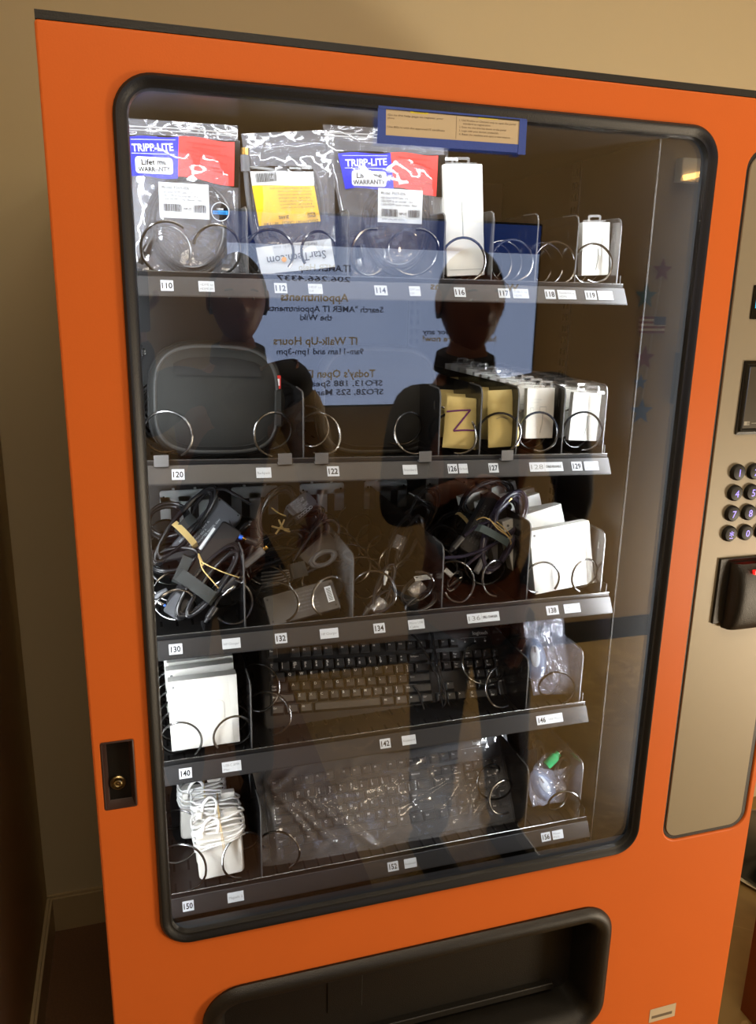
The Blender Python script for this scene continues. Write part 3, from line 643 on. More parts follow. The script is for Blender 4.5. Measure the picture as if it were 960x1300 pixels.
T3 = make_tray(.420, .420, .742, [(309, 702, DB, 0), (449, 704, SMOKE, 0), (564, 693, DB, 0), (675, 664, DB, (.14,)), (769, 676, SMOKE, (.13,))],
    [(222, 777, .0300, .075, 200, -1), (297, 769, .0285, .075, 215, 1), (355, 768, .0285, .075, -70, 1), (420, 760, .0285, .075, 240, -1), (481, 754, .0290, .07, -100, 1), (530, 748, .0285, .07, 100, -1), (586, 743, .0285, .07, 200, 1), (633, 737, .0265, .07, -95, -1), (690, 736, .0285, .03, -40, 1), (745, 732, .0275, .03, 245, -1)],
    [(223, 823, 17, '130', '#'), (293.5, 815, 23, 'HP Charger', ''), (356.5, 809, 15, '132', '#'), (417.5, 801, 23, 'HP Charger', ''), (481, 797, 14, '134', '#'), (528, 791, 20, 'Micro USB', 'Cable'), (613, 782, 40, ('136', 'DELL CHARGER'), 'W'), (700.5, 774, 15, '138', '#'), (725.5, 771, 20, 'USB-C 61W', 'Mac')],
    brackets=True)
T4 = make_tray(.221, .223, .716, [(318, 868, DB, 0), (672, 838, DB, (.135, .16)), (741, 826, SMOKE, 0)],
    [(230, 943, .0300, .035, -50, 1), (296, 934, .0290, .035, 215, -1), (346, 912, .0285, .10, -90, 1, 1.75), (640, 879, .0275, .10, -70, -1, 1.6), (712, 876, .0275, .05, -75, 1)],
    [(235.5, 982, 16, '140', '#'), (294, 972.5, 24, 'USB-C 30W', 'Mac'), (488.5, 945, 13, '142', '#'), (518.5, 940, 17, 'Keyboard', ''), (687, 915, 13, '146', '#'), (703.5, 913, 19, 'USB Mouse', '')])
T5 = make_tray(-.010, -.010, .742, [(331, 1026, DB, 0), (672, 976, DB, 0), (741, 968, SMOKE, 0)],
    [(235, 1109, .0325, .09, -90, 1, 2.), (308, 1094, .0310, .09, 265, -1, 2.), (358, 1086, .029, .09, -65, 1, 1.1), (641, 1016, .027, .05, -70, -1, 2.2), (720, 1024, .0265, .05, -30, 1, 1.3)],
    [(239, 1150, 14, '150', '#'), (299, 1137, 20, 'Magsafe 2', ''), (498.5, 1098, 13, '152', '#'), (520.5, 1094, 15, 'Keyboard', ''), (692.5, 1059, 11, '156', '#'), (707.5, 1056, 13, 'Mouse', 'PS/2')])
# ================================================================= GOODS: TOP TRAY
def bag_sheet(w, h, T, topw=None, m=BAG, seed=0, nx=44, ny=56, amp=.0032, skew=0., botw=None, back=True, pinch=.018, tilt_top=0.):
    """clear pouch: two welded sheets with folds; local x 0..w, y 0..h, z towards the viewer"""
    b = MB(); topw = topw or w; botw = botw or w
    def fn(side):
        def f(u, v):
            ww = botw + (topw - botw) * v; x = w / 2 + (u - .5) * ww + skew * v
            y = v * h + tilt_top * v * u
            e = (max(0, math.sin(PI * u)) ** .45) * (max(0, math.sin(PI * min(1, v * 1.12))) ** .55)
            p = Vector((u * 5.2 + seed * 3.1, v * 6.8 - seed, side * .7))
            r = noise.noise(p) + .55 * noise.noise(p * 2.3 + Vector((7, 3, 1))) + .9 * (abs(noise.noise(Vector((u * 4 + v * 3 + seed, v * 2.5 - u * 4, 2.)))) - .25)
            edge = min(1, 12 * min(u, 1 - u)) * min(1, 10 * min(v, 1 - v) + .05)
            wob = .0018 * math.sin(v * 9 + seed) * (1 - abs(2 * u - 1))
            return (x + wob * (2 * u - 1), y, side * (T / 2 * e + .0002) + amp * r * edge)
        return f
    b.grid(fn(1), nx, ny, m)
    if back: b.grid(fn(-1), nx // 2, ny // 2, m)
    return b
def zip_top(b, w, h, m, y, topw):
    x0 = w / 2 - topw / 2 + .002; x1 = w / 2 + topw / 2 - .002
    for k in (0, .004): b.tube([(x0, y + k, .0015), ((x0 + x1) / 2, y + k + .001, .0022), (x1, y + k, .0015)], .0007, m, 5)
ZIPM = clear_mat('zip_seal', r0=.2, haze=.35, rough=.1)
def barcode(b, x0, x1, y0, y1, z, seed):
    rd = random.Random(seed); x = x0
    while x < x1:
        w_ = rd.choice((.0004, .0007, .001)); b.rect(x, min(x1, x + w_), y0, y1, z, INK, .00008); x += w_ + rd.choice((.0004, .0007))
def warp_header(b, F, quadpx, z, m, ny=3, nx=8, wave=.0015, ph=0.):
    (ax, ay), (bx, by), (cx, cy), (dx, dy) = [F.at(*p, z) for p in quadpx]   # TL TR BR BL
    def f(u, v):
        x = (dx * (1 - u) + cx * u) * (1 - v) + (ax * (1 - u) + bx * u) * v; y = (dy * (1 - u) + cy * u) * (1 - v) + (ay * (1 - u) + by * u) * v
        return (x, y + wave * math.sin(u * 6 + ph), z + .0006 * math.sin(u * 7 + v * 3))
    b.grid(f, nx, ny, m); return lambda u, v: f(u, v)
def cable_pack(F, label, group, T, blue, red, black, lab, coilc, coilr, title_px, seed, sticker=None, plugs=(), topw=None, botw=None, zipy=.93):
    t = thing('cable_bag', label, 'cable', F.M, group); w, h = F.w, F.h
    bag_sheet(w, h, T, seed=seed, topw=topw, botw=botw, skew=F.sk).build('plastic_bag', t, 60, fixn=False)
    b = MB(); zip_top(b, w + 2 * F.sk, h, ZIPM, h * zipy, topw or w); b.build('zip_seal', t)
    hz = T / 2 * .55
    b = MB(); warp_header(b, F, black, hz - .0012, BLACKGL, wave=.0015); f = warp_header(b, F, blue, hz, BLUEINK); g = warp_header(b, F, red, hz, REDINK)
    def tx(s_, u, v, size, m, w_, bold=True, fr=f):
        x, y, z = fr(u, v); x2, y2, z2 = fr(min(1, u + .3), v); b.text(s_, x, y, hz + .0014, size, m, rot=math.atan2(y2 - y, x2 - x), w=w_, bold=bold)
    bw = abs(f(1, .5)[0] - f(0, .5)[0])
    tx('TRIPP-LITE', .09, .62, .0125, PAPER, bw * .82)
    x, y, _ = f(.08, .90); x2, _, _ = f(.94, .9)
    for yy in (.93, .58):
        a_ = f(.07, yy); c_ = f(.93, yy); b.tube([(a_[0], a_[1], hz + .0012), (c_[0], c_[1], hz + .0012)], .00035, PAPER, 4)
    a_ = f(.14, .07); c_ = f(.88, .50); b.rbox(a_[0], c_[0], min(a_[1], c_[1]), max(a_[1], c_[1]), hz + .0006, hz + .0013, PAPER, r=.004, e=.0002)
    b.text('Lifetime', (a_[0] + c_[0]) / 2, (a_[1] + c_[1]) / 2 + .0008, hz + .0017, .0095, INK, al='C', bold=True, w=bw * .5, rot=.05); b.text('WARRANTY', (a_[0] + c_[0]) / 2, (a_[1] + c_[1]) / 2 - .0072, hz + .0017, .0080, INK, al='C', bold=True, w=bw * .64, rot=.05)
    rw = abs(g(1, .5)[0] - g(0, .5)[0])
    for k, s_ in enumerate(('Always use the proper power', 'protection for your gear', 'Siempre use la proteccion de', 'energia adecuada', 'Utilisez toujours la protection', 'electrique adaptee', 'Protect your valuable', 'equipment at all times')):
        tx(s_, .14 if k % 2 == 0 else .24, .84 - .10 * k, .0036, BLACKPL, rw * (.72 if k % 2 == 0 else .5), False, g)
    b.build('header_card', t, 0, fixn=False)
    # barcode label
    L = [F.at(*p, hz) for p in lab]; lx, ly = L[3]; u = Vector((L[2][0] - lx, L[2][1] - ly)); lw = u.length; lh = (Vector(L[0]) - Vector(L[3])).length; rot = math.atan2(u.y, u.x)
    b = MB(); b.T = Matrix.Translation((lx, ly, hz + .002)) @ Matrix.Rotation(rot, 4, 'Z')
    b.rect(0, lw, 0, lh, 0, PAPER); b.text('Model: P569-006', lw * .06, lh * .82, .0003, .0058, GREYINK, w=lw * .55, bold=True)
    for k, s_ in enumerate(('High-Speed HDMI Cable - 6 ft.', 'Cable HDMI de alta velocidad - 1.8 m', 'Cable HDMI haute vitesse - Noir')): b.text(s_, lw * .06, lh * (.70 - .1 * k), .0003, .0044, INK, w=lw * (.62 + .1 * k))
    barcode(b, lw * .08, lw * .44, lh * .18, lh * .40, .0004, seed); barcode(b, lw * .68, lw * .94, lh * .18, lh * .40, .0004, seed + 1); b.text('TRIPP-LITE', lw * .47, lh * .24, .0003, .004, INK, w=lw * .17, bold=True); b.text('6000 units per carton', lw * .1, lh * .08, .0003, .003, GREYINK, w=lw * .5)
    b.build('barcode_label', t, 0)
    cx, cy = F.at(*coilc); rx, ry = coilr
    b = MB(); b.tube(loops(cx, cy, rx, ry, .1, 5.2, .09, -.002, .006, seed=seed, seg=30), .0031, CABLE, 8); b.tube(loops(cx, cy, rx * .88, ry * .9, .1, 3.2, .08, .003, .004, seed=seed + 9, seg=30), .0031, CABLE, 8); b.build('cable', t)
    for a_, c_ in plugs:
        p, q = F.v(*a_, .004), F.v(*c_, .004); b = MB(); b.cyl(p, p + (q - p) * .62, .0058, .0068, CABLE, 12, .001); b.tube([p + (q - p) * .62, q], .0045, STEEL, 4); b.build('plug', t)
    if sticker:
        x, y = F.at(*sticker, hz); b = MB(); b.lathe((x, y, hz + .002), [(.0118, 0), (.0118, .0003)], PAPER, 32); b.lathe((x, y, hz + .0022), [(.0108, 0), (.0108, .0003)], INK, 32)
        b.text('HDMI', x, y + .002, hz + .0027, .0034, PAPER, al='C', bold=True); b.rect(x - .0098, x + .0098, y - .0035, y + .0012, hz + .0027, CYANINK); b.text('HIGH SPEED', x, y - .0026, hz + .0029, .003, INK, al='C', w=.016); b.build('round_sticker', t, 0)
    return t
F110 = Fr((168, 349), (303, 351), (161, 150), .150, .155)
bag1 = cable_pack(F110, 'clear bag of coiled black cable with a round black sticker, leftmost on the top tray', 'bagged cables on the top tray', .034,
    [(161, 174), (227, 173), (226, 226), (164, 224)], [(227, 173), (298, 180), (297, 236), (226, 224)], [(161, 171), (305, 178), (303, 238), (226, 226)],
    [(199, 231), (265, 233), (266, 279), (203, 276)], (240, 288), (.052, .060), None, 3, sticker=(279.5, 269), plugs=[((196, 300), (178, 335))])
Fb = Fr((172, 343), (309, 345), (170, 153), .21, .215)
t = thing('cable_bag', 'second clear bag of coiled cable standing right behind the leftmost bag of the top tray', 'cable', Fb.M, 'bagged cables on the top tray')
bag_sheet(Fb.w, Fb.h, .03, seed=8).build('plastic_bag', t, 60, fixn=False); b = MB(); b.tube(loops(Fb.w / 2, Fb.h * .35, .052, .055, 0, 6, .1, 0, .006, seed=31), .0032, CABLE, 8); b.build('cable', t)
b = MB(); b.rect(.01, Fb.w * .5, Fb.h * .64, Fb.h * .88, .012, BLUEINK); b.rect(Fb.w * .5, Fb.w * .93, Fb.h * .64, Fb.h * .88, .012, REDINK); b.build('header_card', t, 0)
# 112
F = Fr((329, 350), (426, 341), (303, 170), .150, .152)
t = thing('cable_bag', 'clear bag with an upside-down yellow label and a grey cable at its left edge', 'cable', F.M, 'bagged cables on the top tray')
bag_sheet(F.w, F.h, .026, seed=12, topw=.125, botw=F.w, skew=F.sk + .012).build('plastic_bag', t, 60, fixn=False)
hz = .0085; b = MB()
def T2q(pts, z, m, ny=6): return warp_header(b, F, pts, z, m, ny, 10, .0004)
f = T2q([(316.6, 211), (397, 211), (398, 217.5), (317.6, 217.5)], hz, BLACKGL); f2 = T2q([(317.6, 217.5), (398, 217.5), (399, 235.5), (320, 235.5)], hz, PAPER); f3 = T2q([(320, 235.5), (399, 235.5), (407, 281), (329, 287)], hz, YELLINK)
f4 = T2q([(325, 314.5), (420, 302.5), (425.5, 338.5), (332, 349)], hz, PAPER)
def utext(fr, s_, u, v, size, m, w_, bold=False):   # printed upside down
    x, y, z = fr(u, v); x2, y2, z2 = fr(max(0, u - .3), v); b.text(s_, x, y, hz + .0016, size, m, rot=math.atan2(y2 - y, x2 - x), w=w_, bold=bold)
utext(f, 'Lifetime Warranty', .97, .8, .0042, PAPER, .030, True)
for k, s_ in enumerate(('- Delivers 4K resolution support up to 60 Hz', '- Latching connectors hold securely', '- Supports audio and video', '- VESA certified', '- Thin design for tight spaces', '- HDCP support', '- Backed for life by our free support')): utext(f3, s_, .96, .95 - .085 * k, .0030, BLACKPL, .048 if k else .058)
utext(f3, '28 AWG', .5, .22, .006, INK, .014, True); utext(f3, 'RoHS', .93, .27, .004, INK, .011, True); utext(f3, 'PVC', .93, .2, .004, INK, .011, True); utext(f3, 'DISPLAYPORT CABLES - 6ft / 1.8m', .96, .07, .0052, BLACKPL, .074)
x, y, _ = f2(.0, .5)
x0, y0 = F.at(324, 233); x1, y1 = F.at(349, 220); barcode(b, x0, x1, y0, y1, hz + .0016, 4)
x0, y0 = F.at(358, 233); 
rd = random.Random(5)
for i in range(7):
    for j in range(8):
        if rd.random() < 0: b.rect(x0, x0, y0, y0, hz, INK)
utext(f4, 'StarTech.com', .90, .62, .0155, BLACKPL, .082, False); utext(f4, 'Hard-to-find made easy', .80, .95, .0062, GREYINK, .060)
x, y, _ = f4(.33, .45); b.lathe((x, y, hz + .0018), [(.0035, 0), (.0035, .0003)], ORDOT, 20)
b.build('printed_label', t, 0, fixn=False)
b = MB(); pts = [F.v(*p, z) for p, z in [((312, 215), .006), ((314, 240), .004), ((318, 270), .002), ((324, 300), 0), ((340, 318), -.003), ((380, 322), -.004), ((408, 290), -.004), ((404, 230), -.003), ((380, 200), -.004), ((345, 210), -.004), ((330, 260), -.003), ((338, 300), -.004)]]
b.tube(smooth_pts(pts, 8), .0034, BRICKG, 8); b.tube([F.v(311, 197, .006), F.v(312, 218, .006)], .0062, BRICKG, 10); b.tube([F.v(310.5, 188, .006), F.v(311, 197.5, .006)], .0052, BRASS, 8); b.build('cable', t)
Fb = Fr((332, 340), (424, 335), (325, 178), .215, .22)
t = thing('cable_bag', 'clear cable bag standing behind the bag with the yellow label', 'cable', Fb.M, 'bagged cables on the top tray')
bag_sheet(Fb.w, Fb.h, .024, seed=15).build('plastic_bag', t, 60, fixn=False); b = MB(); b.tube(loops(Fb.w / 2, Fb.h * .45, .036, .058, 0, 5, .1, 0, .006, seed=33), .0032, BRICKG, 8); b.build('cable', t)
# 114
F114 = Fr((450, 354), (562, 355), (428, 159), .150, .150)
cable_pack(F114, 'clear bag of black cable with blue and red header, right below the taped notice', 'bagged cables on the top tray', .036,
    [(429, 195), (496, 193.7), (500, 239.5), (438.5, 240)], [(496, 193.7), (556.5, 197), (553.8, 248.7), (500, 238)], [(428, 192), (566, 196), (562, 250), (500, 240)],
    [(473, 239), (531.6, 241), (535, 284.7), (479, 282)], (504, 290), (.048, .058), None, 21, plugs=[((455, 312), (459, 338))], topw=F114.w * 1.30, botw=F114.w * 1.02)
Fb = Fr((455, 345), (565, 348), (432, 168), .21, .215)
t = thing('cable_bag', 'clear cable bag standing behind the bag below the taped notice', 'cable', Fb.M, 'bagged cables on the top tray')
bag_sheet(Fb.w, Fb.h, .03, seed=25).build('plastic_bag', t, 60, fixn=False); b = MB(); b.tube(loops(Fb.w / 2, Fb.h * .4, .046, .058, 0, 6, .1, 0, .006, seed=37), .0032, CABLE, 8); b.build('cable', t)

# ---- white cartons with clear hang tabs
def carton(name, label, F, depth, group, art=None, tab=True, tabx=.5):
    t = thing(name, label, 'box', F.M, group); w, h = F.w, F.h
    b = MB(); b.rbox(0, w, 0, h, -depth, 0, WHITEP, r=.0006, e=.0004, seg=2)
    if art: art(b, w, h)
    b.build('carton', t, 30)
    if tab:
        b = MB(); cx = w * tabx; b.frame((cx - w * .24, cx + w * .24, h - .002, h + .011, .003), [(0, -depth * .5), (0, -depth * .5 + .0006), (-.0035, -depth * .5 + .0006), (-.0035, -depth * .5)], ACRYL, 4, True); b.rbox(cx - w * .42, cx + w * .42, h - .001, h + .0035, -depth * .5 - .0012, -depth * .5 + .0012, ACRYL, r=.001, e=.0002); b.build('hang_tab', t, 30)
    return t
def art_tall(b, w, h):
    b.text('Lightning to USB Cable', w * .18, h * .865, .0002, .0035, PALEINK, w=w * .5); b.text('Camera Adapter', w * .2, h * .845, .0002, .003, PALEINK, w=w * .35)
    b.rect(w * .38, w * .52, h * .70, h * .775, .00025, PALEINK); b.rect(w * .405, w * .495, h * .715, h * .76, .0004, WHITEP); b.rect(w * .40, w * .50, h * .67, h * .70, .0003, PALEINK)
    b.tube([(w * .45, h * .67, 0), (w * .455, h * .5, 0), (w * .46, h * .34, 0)], .0010, PALEINK, 5); b.rect(w * .08, w * .92, h * .055, h * .058, .0002, GREYINK)
def art_small(b, w, h):
    b.text('USB-C Adapter', w * .14, h * .76, .0002, .004, PALEINK, w=w * .4); b.text('with 4K video', w * .14, h * .71, .0002, .003, PALEINK, w=w * .3)
    b.rect(w * .47, w * .72, h * .50, h * .64, .00025, PALEINK); b.rect(w * .49, w * .70, h * .52, h * .62, .0004, WHITEP); b.tube([(w * .6, h * .5, 0), (w * .59, h * .3, 0), (w * .52, h * .1, 0)], .0009, PALEINK, 5)
    b.rect(w * .12, w * .26, h * .5, h * .62, .00025, PALEINK); b.rect(w * .135, w * .245, h * .515, h * .605, .0004, WHITEP)
F = Fr((567.7, 351), (615.6, 349), (565, 208.5), .128, .135)
bx = carton('cable_box', 'tall white carton with a faint cable drawing, beside the bag below the notice', F, .018, 'tall white cartons on the top tray', art_tall)
copy_tree(bx, shift(F.M, dy=.034, dx=-.004, dz=.004), 'tall white carton standing right behind the front tall carton')
F = Fr((738.5, 350), (772.5, 349), (734.4, 282.3), .130, .132)
carton('adapter_box', 'single small white carton at the right end of the top tray', F, .012, None, art_small)

# ================================================================= SECOND TRAY
def case(F, label, top=True, red=True, sq=.55, T=.045, m=CASEG):
    t = thing('laptop_sleeve', label, 'laptop bag', F.M, 'padded laptop bags on the second tray'); w, h = F.w, F.h; a, c = w / 2, h / 2
    def outline(k, off=0.):
        an = 2 * PI * k; ca, sa = math.cos(an), math.sin(an); s_ = sq * (1.15 if sa > 0 else 1.)
        return a + (a + off) * math.copysign(abs(ca) ** s_, ca), c + (c + off) * math.copysign(abs(sa) ** s_, sa)
    N = 72; b = MB(); R = []
    for off, z in ((-.012, -T), (-.002, -T + .006), (0, -T * .5), (-.001, -.008), (-.004, -.002), (-.010, .002), (-.02, .0055), (-.035, .0090), (-.055, .0115), (-.072, .0125)):
        ring = []
        for k in range(N):
            x, y = outline(k / N); f_ = 1 + off / min(a, c); ring.append((a + (x - a) * f_, c + (y - c) * f_, z + .0008 * noise.noise(Vector((x * 30, y * 30, 0)))))
        R.append(ring)
    b.rings(R, m); b.build('padded_body', t, 60)
    b = MB(); pts = []
    for k in range(N): x, y = outline(k / N); f_ = 1 - .007 / min(a, c); pts.append((a + (x - a) * f_, c + (y - c) * f_, .0))
    b.tube(pts, .0030, PIPING, 8, True); b.build('piping', t)
    b = MB(); pts = []
    for k in range(N): x, y = outline(k / N); f_ = 1 + .001; pts.append((a + (x - a) * f_, c + (y - c) * f_, -T * .45))
    b.tube(pts, .0022, CASED, 6, True); b.build('zip_track', t)
    # top front panel, darker, and a raised right hand sleeve band
    b = MB()
    def up(u, v):
        k0, k1 = .12, .38; kk = k0 + (k1 - k0) * u; x, y = outline(kk); f_ = 1 - .017 / min(a, c); xo, yo = a + (x - a) * f_, c + (y - c) * f_; yl = c + c * .40; return (xo, yl + (yo - yl) * v, .0137 - .0117 * v ** 2.2)
    b.grid(up, 24, 6, CASED); b.build('upper_panel', t, 60)
    if red:
        b = MB(); b.rbox(w * .955, w * .985, h * .60, h * .72, -.012, .002, REDTAG, r=.001, e=.0004, seg=2); b.rect(w * .958, w * .975, h * .63, h * .69, .0022, PAPER); b.build('red_tag', t, 30)
        b = MB(); b.tube(smooth_pts([(w * .97, h * .58, -.002), (w * 1.0, h * .5, -.006), (w * .975, h * .38, -.002)], 6), .0045, CASED, 8); b.rbox(w * .93, w * 1.0, h * .26, h * .60, -.02, .004, CASEG, r=.004, e=.003); b.build('side_handle', t)
    b = MB()
    b.tube([(x, y, .0065 + .001) for x, y in [(a + (outline(k)[0] - a) * .82, c + (outline(k)[1] - c) * .82) for k in [.60 + .30 * i / 20 for i in range(21)]]], .0009, CASED, 5); b.build('seam', t)
    return t
F = Fr((191, 581), (359, 580), (189, 431), .165, .185); F.M = shift(F.M, dz=.001)
case(F, 'dark grey rounded padded laptop bag with red tag on the left of the second tray')
F = Fr((404, 580), (556, 577), (402, 436), .20, .215)
case(F, 'dim grey padded laptop bag lying behind the coils of slot 122', red=False, sq=.5)
def envelope(F, label, group, mark=None, seed=0):
    t = thing('padded_envelope', label, 'envelope', F.M, group); w, h = F.w, F.h; b = MB()
    def s_(side):
        return lambda u, v: (u * w, v * h, side * (.0055 * (math.sin(PI * u) ** .6) * (math.sin(PI * v) ** .6) + .0003) + .001 * noise.noise(Vector((u * 3, v * 4, seed))))
    b.grid(s_(1), 14, 18, KRAFT); b.grid(s_(-1), 8, 10, KRAFT); b.build('pouch', t, 60, fixn=False)
    b = MB(); f = s_(1); b.grid(lambda u, v: (u * w * .98 + .0003, h * (.80 + .2 * v), f(u, .80 + .2 * v)[2] + .0008), 10, 3, KRAFT); b.build('flap', t, 60, fixn=False)
    if mark:
        b = MB()
        for st_ in mark: b.tube([(x * w, y * h, .0002 + f(x, y)[2]) for x, y in smooth_pts2(st_)], .0014, PURPLE, 5)
        b.build('marker_letter', t)
    return t
def smooth_pts2(p): return [(q.x, q.y) for q in smooth_pts([(x, y, 0) for x, y in p], 5)]
GE = 'yellow envelopes on the second tray'
F = Fr((561.5, 568), (604.5, 571), (562, 502), .126, .134)
e0 = envelope(F, 'yellow envelope with a purple marker Z, in front of slot 126', GE, [[(.02, .70), (.3, .735), (.68, .77)], [(.68, .77), (.5, .6), (.25, .34)], [(.25, .34), (.55, .37), (.92, .38)]])
e1 = envelope(Fr((562, 562), (604, 563), (560, 499), .168, .175), 'yellow envelope hidden behind the one marked with a purple Z, slot 126', GE, seed=3)
copy_tree(e1, shift(e1.matrix_basis, dy=.05, dx=-.002, dz=.001), 'last yellow envelope of slot 126, two behind the purple Z')
e2 = envelope(Fr((620, 568.5), (659, 566), (614, 496), .128, .138), 'yellow envelope with a creased corner, in front of slot 127', GE, seed=5)
b = MB(); b.tube(smooth_pts([(.012, .044, .0055), (.020, .046, .006), (.030, .043, .006)], 5), .0004, GREYINK, 4); b.build('pencil_line', e2)
for k, (yy, dx, lab) in enumerate([(.170, -.003, 'second yellow envelope of slot 127, right behind the creased one'), (.215, .001, 'third yellow envelope of slot 127 counted from the front'), (.275, -.002, 'fourth yellow envelope of slot 127, well back in the lane'), (.345, 0, 'rearmost yellow envelope of slot 127')]):
    c = copy_tree(e1, shift(e1.matrix_basis, dy=yy - .168, dx=.055 + dx - (0), dz=.004 + .001 * k, rz=.02 * (k - 1)), lab)
for n_, (F, txt) in enumerate([(Fr((667, 557), (701.5, 556), (663, 493), .130, .134), 'slot 128'), (Fr((722, 559), (757, 560), (721, 497.6), .130, .133), 'slot 129')]):
    g = 'small white cartons of ' + txt
    c0 = carton('adapter_box', 'small white carton with hang tab at the front of the %s white lane' % ('left', 'right')[n_], F, .010, g, art_small, tabx=.72)
    for k in range(1, 11):
        copy_tree(c0, shift(F.M, dy=.034 * k, dx=random.uniform(-.002, .002), dz=.001 * k, rz=random.uniform(-.02, .02)),
            'white hang-tab carton in the %s white lane, %s' % (('left', 'right')[n_], ['', 'second from the front', 'third from the front', 'fourth from the front', 'fifth from the front', 'sixth from the front', 'seventh from the front', 'eighth from the front', 'third from the rear', 'second from the rear', 'last at the rear'][k]))
# ================================================================= THIRD TRAY: chargers and cables
def brick(b, F, pa, pb, wd, z, th, m, mlab=None, seed=0, rad=.005):
    """a power brick whose long centre line runs between two pixels on the frame's plane"""
    A = F.v(*pa, z); B = F.v(*pb, z); u = B - A; L = u.length; rot = math.atan2(u.y, u.x)
    keep = b.T; b.T = Matrix.Translation(A) @ Matrix.Rotation(rot, 4, 'Z')
    b.rbox(0, L, -wd / 2, wd / 2, -th, 0, m, r=rad, e=.002)
    if mlab:
        rd = random.Random(seed)
        for k in range(7):
            y = wd * (.34 - .105 * k); b.text(rd.choice(['AC/DC ADAPTER MODEL 65W', 'INPUT 100-240V 1.7A 50-60Hz', 'OUTPUT 19.5V 3.33A', 'FOR INDOOR USE ONLY', 'SERIES PPP009 REV A', 'LPS LISTED 4R38']), L * .16, y, .0003, .0045, mlab, w=L * rd.uniform(.35, .62))
        for k in range(5): b.tube([(L * (.14 + .13 * k) + .0035 * math.cos(a * PI / 5), -wd * .40 + .0022 * math.sin(a * PI / 5), .0003) for a in range(10)], .0004, mlab, 4, True)
        for sx, sy in ((.04, .38), (.96, .38), (.04, -.38), (.96, -.38)): b.cyl((L * sx, wd * sy, 0), (L * sx, wd * sy, .0003), .0014, .0014, INK, 8)
    b.T = keep
def barrel(b, F, pa, pb, r, m, z=0., tip=None, tm=STEEL, z2=None):
    A = F.v(*pa, z); B = F.v(*pb, z if z2 is None else z2); u = (B - A).normalized()
    b.tube([A - u * .006, A, A + u * .002, B - u * .001, B], [r * .45, r * .7, r, r, r * .85], m, 12)
    if tip: b.cyl(B, B + u * tip, r * .62, r * .62, tm, 12, .0006)
def cord(b, F, pts, r, m, n=8): b.tube(smooth_pts([F.v(p[0], p[1], p[2] if len(p) > 2 else 0) for p in pts], n), r, m, 7)
def strap(b, F, pa, pb, wd, z, th, m, arch=.006):
    A = F.v(*pa, z); B = F.v(*pb, z); u = (B - A); L = u.length; rot = math.atan2(u.y, u.x); keep = b.T
    b.T = Matrix.Translation(A) @ Matrix.Rotation(rot, 4, 'Z')
    def g(s): return lambda a, c: (a * L, (c - .5) * wd, arch * math.sin(PI * min(max(a, 0), 1)) ** .4 + s)
    R = []
    for i in range(15):
        a = i / 14; zz = arch * max(0, math.sin(PI * a)) ** .4 - (0.006 if i in (0, 14) else 0)
        R.append([(a * L, -wd / 2, zz), (a * L, wd / 2, zz), (a * L, wd / 2, zz - th), (a * L, -wd / 2, zz - th)])
    b.rings(R, m); b.T = keep
GB = 'wound power adapters on the third tray'
# -- 130 rear: grey-faced adapter
F = Fr((196, 752), (318, 742), (196, 650), .225, .30)
t = thing('power_adapter', 'black adapter with printed grey face and wide tan band, back of slot 130', 'charger', F.M, GB)
b = MB(); brick(b, F, (229, 709), (293, 642), .052, .004, .026, BRICKG, PAPER, 3); b.build('brick', t)
b = MB(); cx, cy = F.at(236, 668); b.tube(loops(cx, cy, .075, .017, math.radians(50), 10, .13, .012, .010, seed=41, seg=34), .0026, CABLE, 7); cord(b, F, [(244, 655, .01), (252, 636, .014), (266, 624, .016), (284, 621, .016), (302, 630, .014), (318, 640, .01)], .0027, CABLE); b.build('cord', t)
b = MB(); cx, cy = F.at(214, 660); b.tube(loops(cx, cy, .030, .027, .2, 7, .14, -.004, .012, seed=42, seg=30), .0026, CABLE, 7); b.build('coiled_cord', t)
b = MB(); strap(b, F, (219, 663), (249, 694), .010, .018, .0015, RUBBAND, .010); b.build('rubber_band', t)
b = MB(); strap(b, F, (226, 676), (248, 656), .016, .018, .002, VELC, .010); b.build('strap', t)
b = MB(); barrel(b, F, (306, 672), (316, 664), .0052, CABLE, .004, .006); b.build('plug', t)
b = MB(); cx, cy = F.at(222, 712); b.tube(loops(cx, cy, .036, .018, .1, 8, .15, .004, .014, seed=43, seg=30), .0027, CABLE, 7); brick(b, F, (206, 708), (250, 700), .012, .016, .01, BRICK); b.build('folded_lead', t)
# -- 130 front: strapped adapter
F = Fr((205, 797), (315, 788), (205, 690), .140, .19)
t = thing('power_adapter', 'black adapter with a velcro strap and thin yellow rubber band, front of slot 130', 'charger', F.M, GB)
b = MB(); brick(b, F, (222, 773), (296, 668), .034, .008, .024, BRICK); brick(b, F, (216, 781), (234, 757), .026, .012, .022, BRICKG, rad=.004); b.rbox(0, .001, 0, .001, 0, .001, BRICK, r=.0002); b.build('brick', t)
b = MB(); A = F.v(259, 701, .0095); B = F.v(278, 674, .0095); keep = b.T; u = B - A; b.T = Matrix.Translation(A) @ Matrix.Rotation(math.atan2(u.y, u.x), 4, 'Z'); b.rect(0, u.length, .006, .010, 0, PAPER); b.T = None; b.build('white_mark', t, 0)
b = MB(); cx, cy = F.at(263, 738); b.tube(loops(cx, cy, .064, .017, math.radians(48), 10, .10, .014, .008, seed=51, seg=36), .0025, CABLE, 8); b.tube(loops(cx + .006, cy - .006, .058, .012, math.radians(50), 5, .1, .022, .004, seed=53, seg=36), .0025, CABLE, 8); b.build('cord', t)
b = MB(); strap(b, F, (224, 727), (273, 762), .019, .025, .0018, VELC, .010); strap(b, F, (224, 740), (240, 705), .015, .018, .002, VELC, .004); b.build('strap', t)
b = MB()
